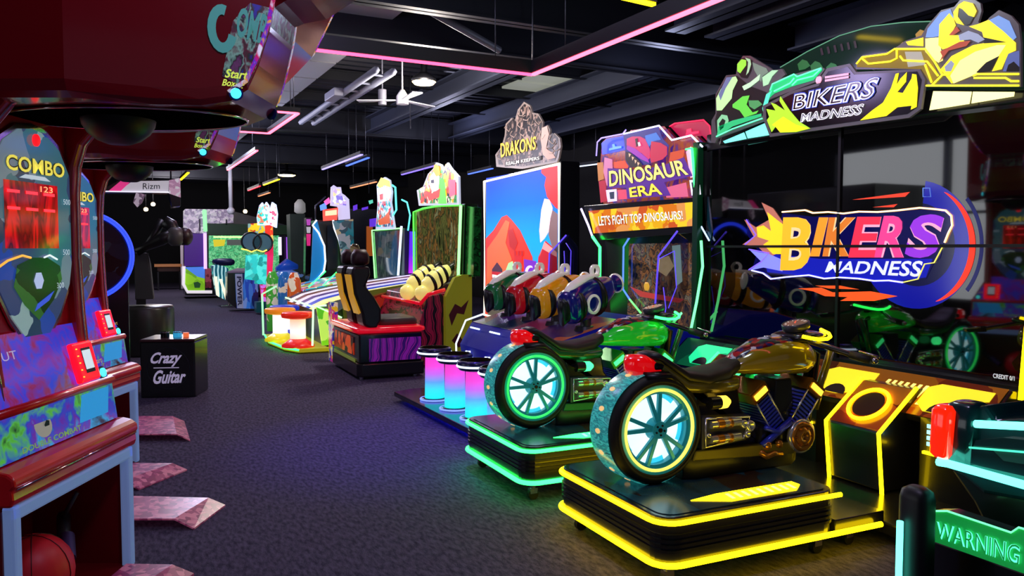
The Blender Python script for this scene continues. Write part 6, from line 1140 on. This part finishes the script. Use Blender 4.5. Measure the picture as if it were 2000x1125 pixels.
    for p, z in cz:
        h_ = hw(p); rs.append([M(p, WC+q*h_, zz) for q, zz in ((1, 3.4), (1, z+.06), (.97, z+.02), (.9, z), (-.9, z), (-.97, z+.02), (-1, z+.06), (-1, 3.4))])
    b.rings(rs, smooth=False); cn = b.build('canopy', t)
    IRI = art('iridescent_trim', ['e8e0ff', 'd02060', '6030d0', 'f0a030', 'c8d8ff', 'e04080'], 14, .5, 5, .08, 2, (1, 1, .6), 'noise')
    for sg in (-1, 1):
        B(IRI).tube([M(p, WC+sg*hw(p), z+.03) for p, z in cz[6:]], .01, 6).build('lit_trim', cn)
    CPR = art('canopy_print', ['48a8a0', '30403c', '6a3868', '1c1418', '80b0a0', '602038', '2a3028', '3028a0'], 16, .28, 5, .3, 1.8, (1, 1, .6), 'noise')
    b = B(CPR); k_ = cz[6:11]; vs = [M(p+.004, WC+hw(p)*.95, z+.02) for p, z in k_]+[M(p+.004, WC-hw(p)*.95, z+.02) for p, z in k_]; b.add(vs, [(i, i+1, 6+i, 5+i) for i in range(4)])
    b.build('front_print', cn)
    for sgn in (1, -1):
        def S(p, z, h=0.): return M(p, WC+sgn*(hw(p)+.002+h), z)
        b = B(art('canopy_print', ['48a8a0', '30403c', '6a7868', '1c1418', '80b0a0', '402028', '2a3028'], 16, .28, 5, .12, 1.8, (1, 1, .6), 'noise'))
        o = [(.74, 2.28), (.8, 2.25), (.84, 2.3), (.87, 2.4), (.9, 2.5), (.91, 2.57), (.84, 2.58), (.78, 2.5)]; b.ext([S(*p, .001) for p in o], AF*sgn*.001)
        b.mat(pl('print_teal', '58a8a0', .2, em=.3)); C0 = (.745, 2.465)
        ro = [S(C0[0]+.05*cos(k*pi/10), C0[1]+.095*sin(k*pi/10), .005) for k in range(4, 20)]; ri = [S(C0[0]+.022*cos(k*pi/10), C0[1]+.055*sin(k*pi/10), .005) for k in range(4, 20)]; band(b, ro, ri, (0, 0, 0))
        if sgn > 0: b.quad_text('OMB', [S(.79, 2.44, .005), S(.885, 2.42, .005), S(.905, 2.54, .005), S(.8, 2.56, .005)], (0, 0, 0), .1, .03)
        b.mat(E('c8e050', .8)); q = [S(.75, 2.275, .005), S(.83, 2.275, .005), S(.83, 2.31, .005), S(.75, 2.31, .005)] if sgn > 0 else [S(.83, 2.275, .005), S(.75, 2.275, .005), S(.75, 2.31, .005), S(.83, 2.31, .005)]
        b.quad_text('Start', q, (0, 0, 0), .35, .02); b.quad_text('Boxing', [v-V((0, 0, .04))-CR*.012 for v in q], (0, 0, 0), .35, .02)
        b.build('side_print', cn)
        nn = (AF*sgn+CR*.42).normalized(); b = B(pl('bezel_blue', '102060', .2)).cyl(S(.785, 2.215, -.002), S(.785, 2.215)+nn*.008, .028, n=20); b.mat(E('40f0ff', 2.)).cyl(S(.785, 2.215)+nn*.008, S(.785, 2.215)+nn*.014, .02, n=20); b.build('start_button', cn)
    b = B(pl('hole_black', '020203', 1., ior=1.02)); b.add([M(.24+.5*cos(k*pi/20), WD/2+.3*sin(k*pi/20), 2.15) for k in range(40)], [tuple(range(40))]); b.build('bag_opening', cn)
    B(CHT).tube([M(.24+.505*cos(k*pi/20), WD/2+.305*sin(k*pi/20), 2.152) for k in range(40)], .005, 6, True).build('opening_trim', cn)
    b = B(pl('punch_bag_black', '100c10', .45)).ball(M(.2, WD/2, 2.16), .15, 20, (1, 1, .8)); b.build('punching_bag', t)
    # football inside, mechanism, tread plates
    bl = B(pl('football_red', 'f02030', .45)).ball(M(-.2, .52, .19), .165, 24); bl.mat(pl('football_seam', '500810')); 
    for k in range(3): a_ = k*pi/3; bl.tube([M(-.2, .52, .19)+(CR*cos(a_)+AF*sin(a_))*.166*cos(q*pi/12)+CZ*.166*sin(q*pi/12) for q in range(24)], .002, 5, True)
    bl.build('football', t)
    b = B(DKM).tube([M(-.2, .28, .2), M(-.3, .1, .3)], .03, 8).tube([M(-.28, .14, .3), M(-.22, .12, .42)], .012, 6); b.mat(pl('motor_lilac', '5a4c80', .4, .5)).cyl(M(-.16, .32, .17), M(-.22, .22, .24), .035, n=14); b.build('kick_mechanism', t); 
    b = B(pl('notice_blue', '2c2c88', .4, em=.1)); b.ext([M(-.49, .9, .12), M(-.49, .72, .12), M(-.49, .72, .3), M(-.49, .9, .3)], CR*.004); b.build('notice_label', t)
    PK = art('pink_tread_plate', ['b04878', 'd06890', '983868', 'e080a0'], 30, .12, 4, .3, .3, (1, 1, 1))
    for q in extra:          # root edge (p, w far), ramp tip far, ramp tip near, root near
        (p0, wf), (p1, w1), (p2, w2), (p3, w3) = q
        v = [M(p0, wf, .06), M(p1-.1, w1+.01, .06), M(p1, w1, .012), M(p2, w2, .012), M(p2-.12, w2-.02, .06), M(p3, w3, .06)]
        b = B(PK); b.add(v+[k-V((0, 0, .01)) for k in v], [(0, 1, 4, 5), (1, 2, 3, 4), (6, 7, 10, 11), (7, 8, 9, 10), (0, 1, 7, 6), (1, 2, 8, 7), (2, 3, 9, 8), (3, 4, 10, 9), (4, 5, 11, 10)]); b.build('tread_plate', t)
    return t
boxing((-.05, 4.34, 0), 'glossy red boxing and football machine filling the left edge of the view', [((.0, .1), (.33, .1), (.28, .5), (.0, .5))])
boxing((-.03, 6.46, 0), 'glossy red boxing and football machine second in the row, behind the nearest one', [((-.05, .93), (.99, .99), (.96, 1.4), (-.05, 1.38)), ((-.0, .2), (.43, .2), (.3, .66), (.0, .68)), ((-.8, -1.4), (-.25, -1.4), (.1, -.67), (-.8, -.67))])
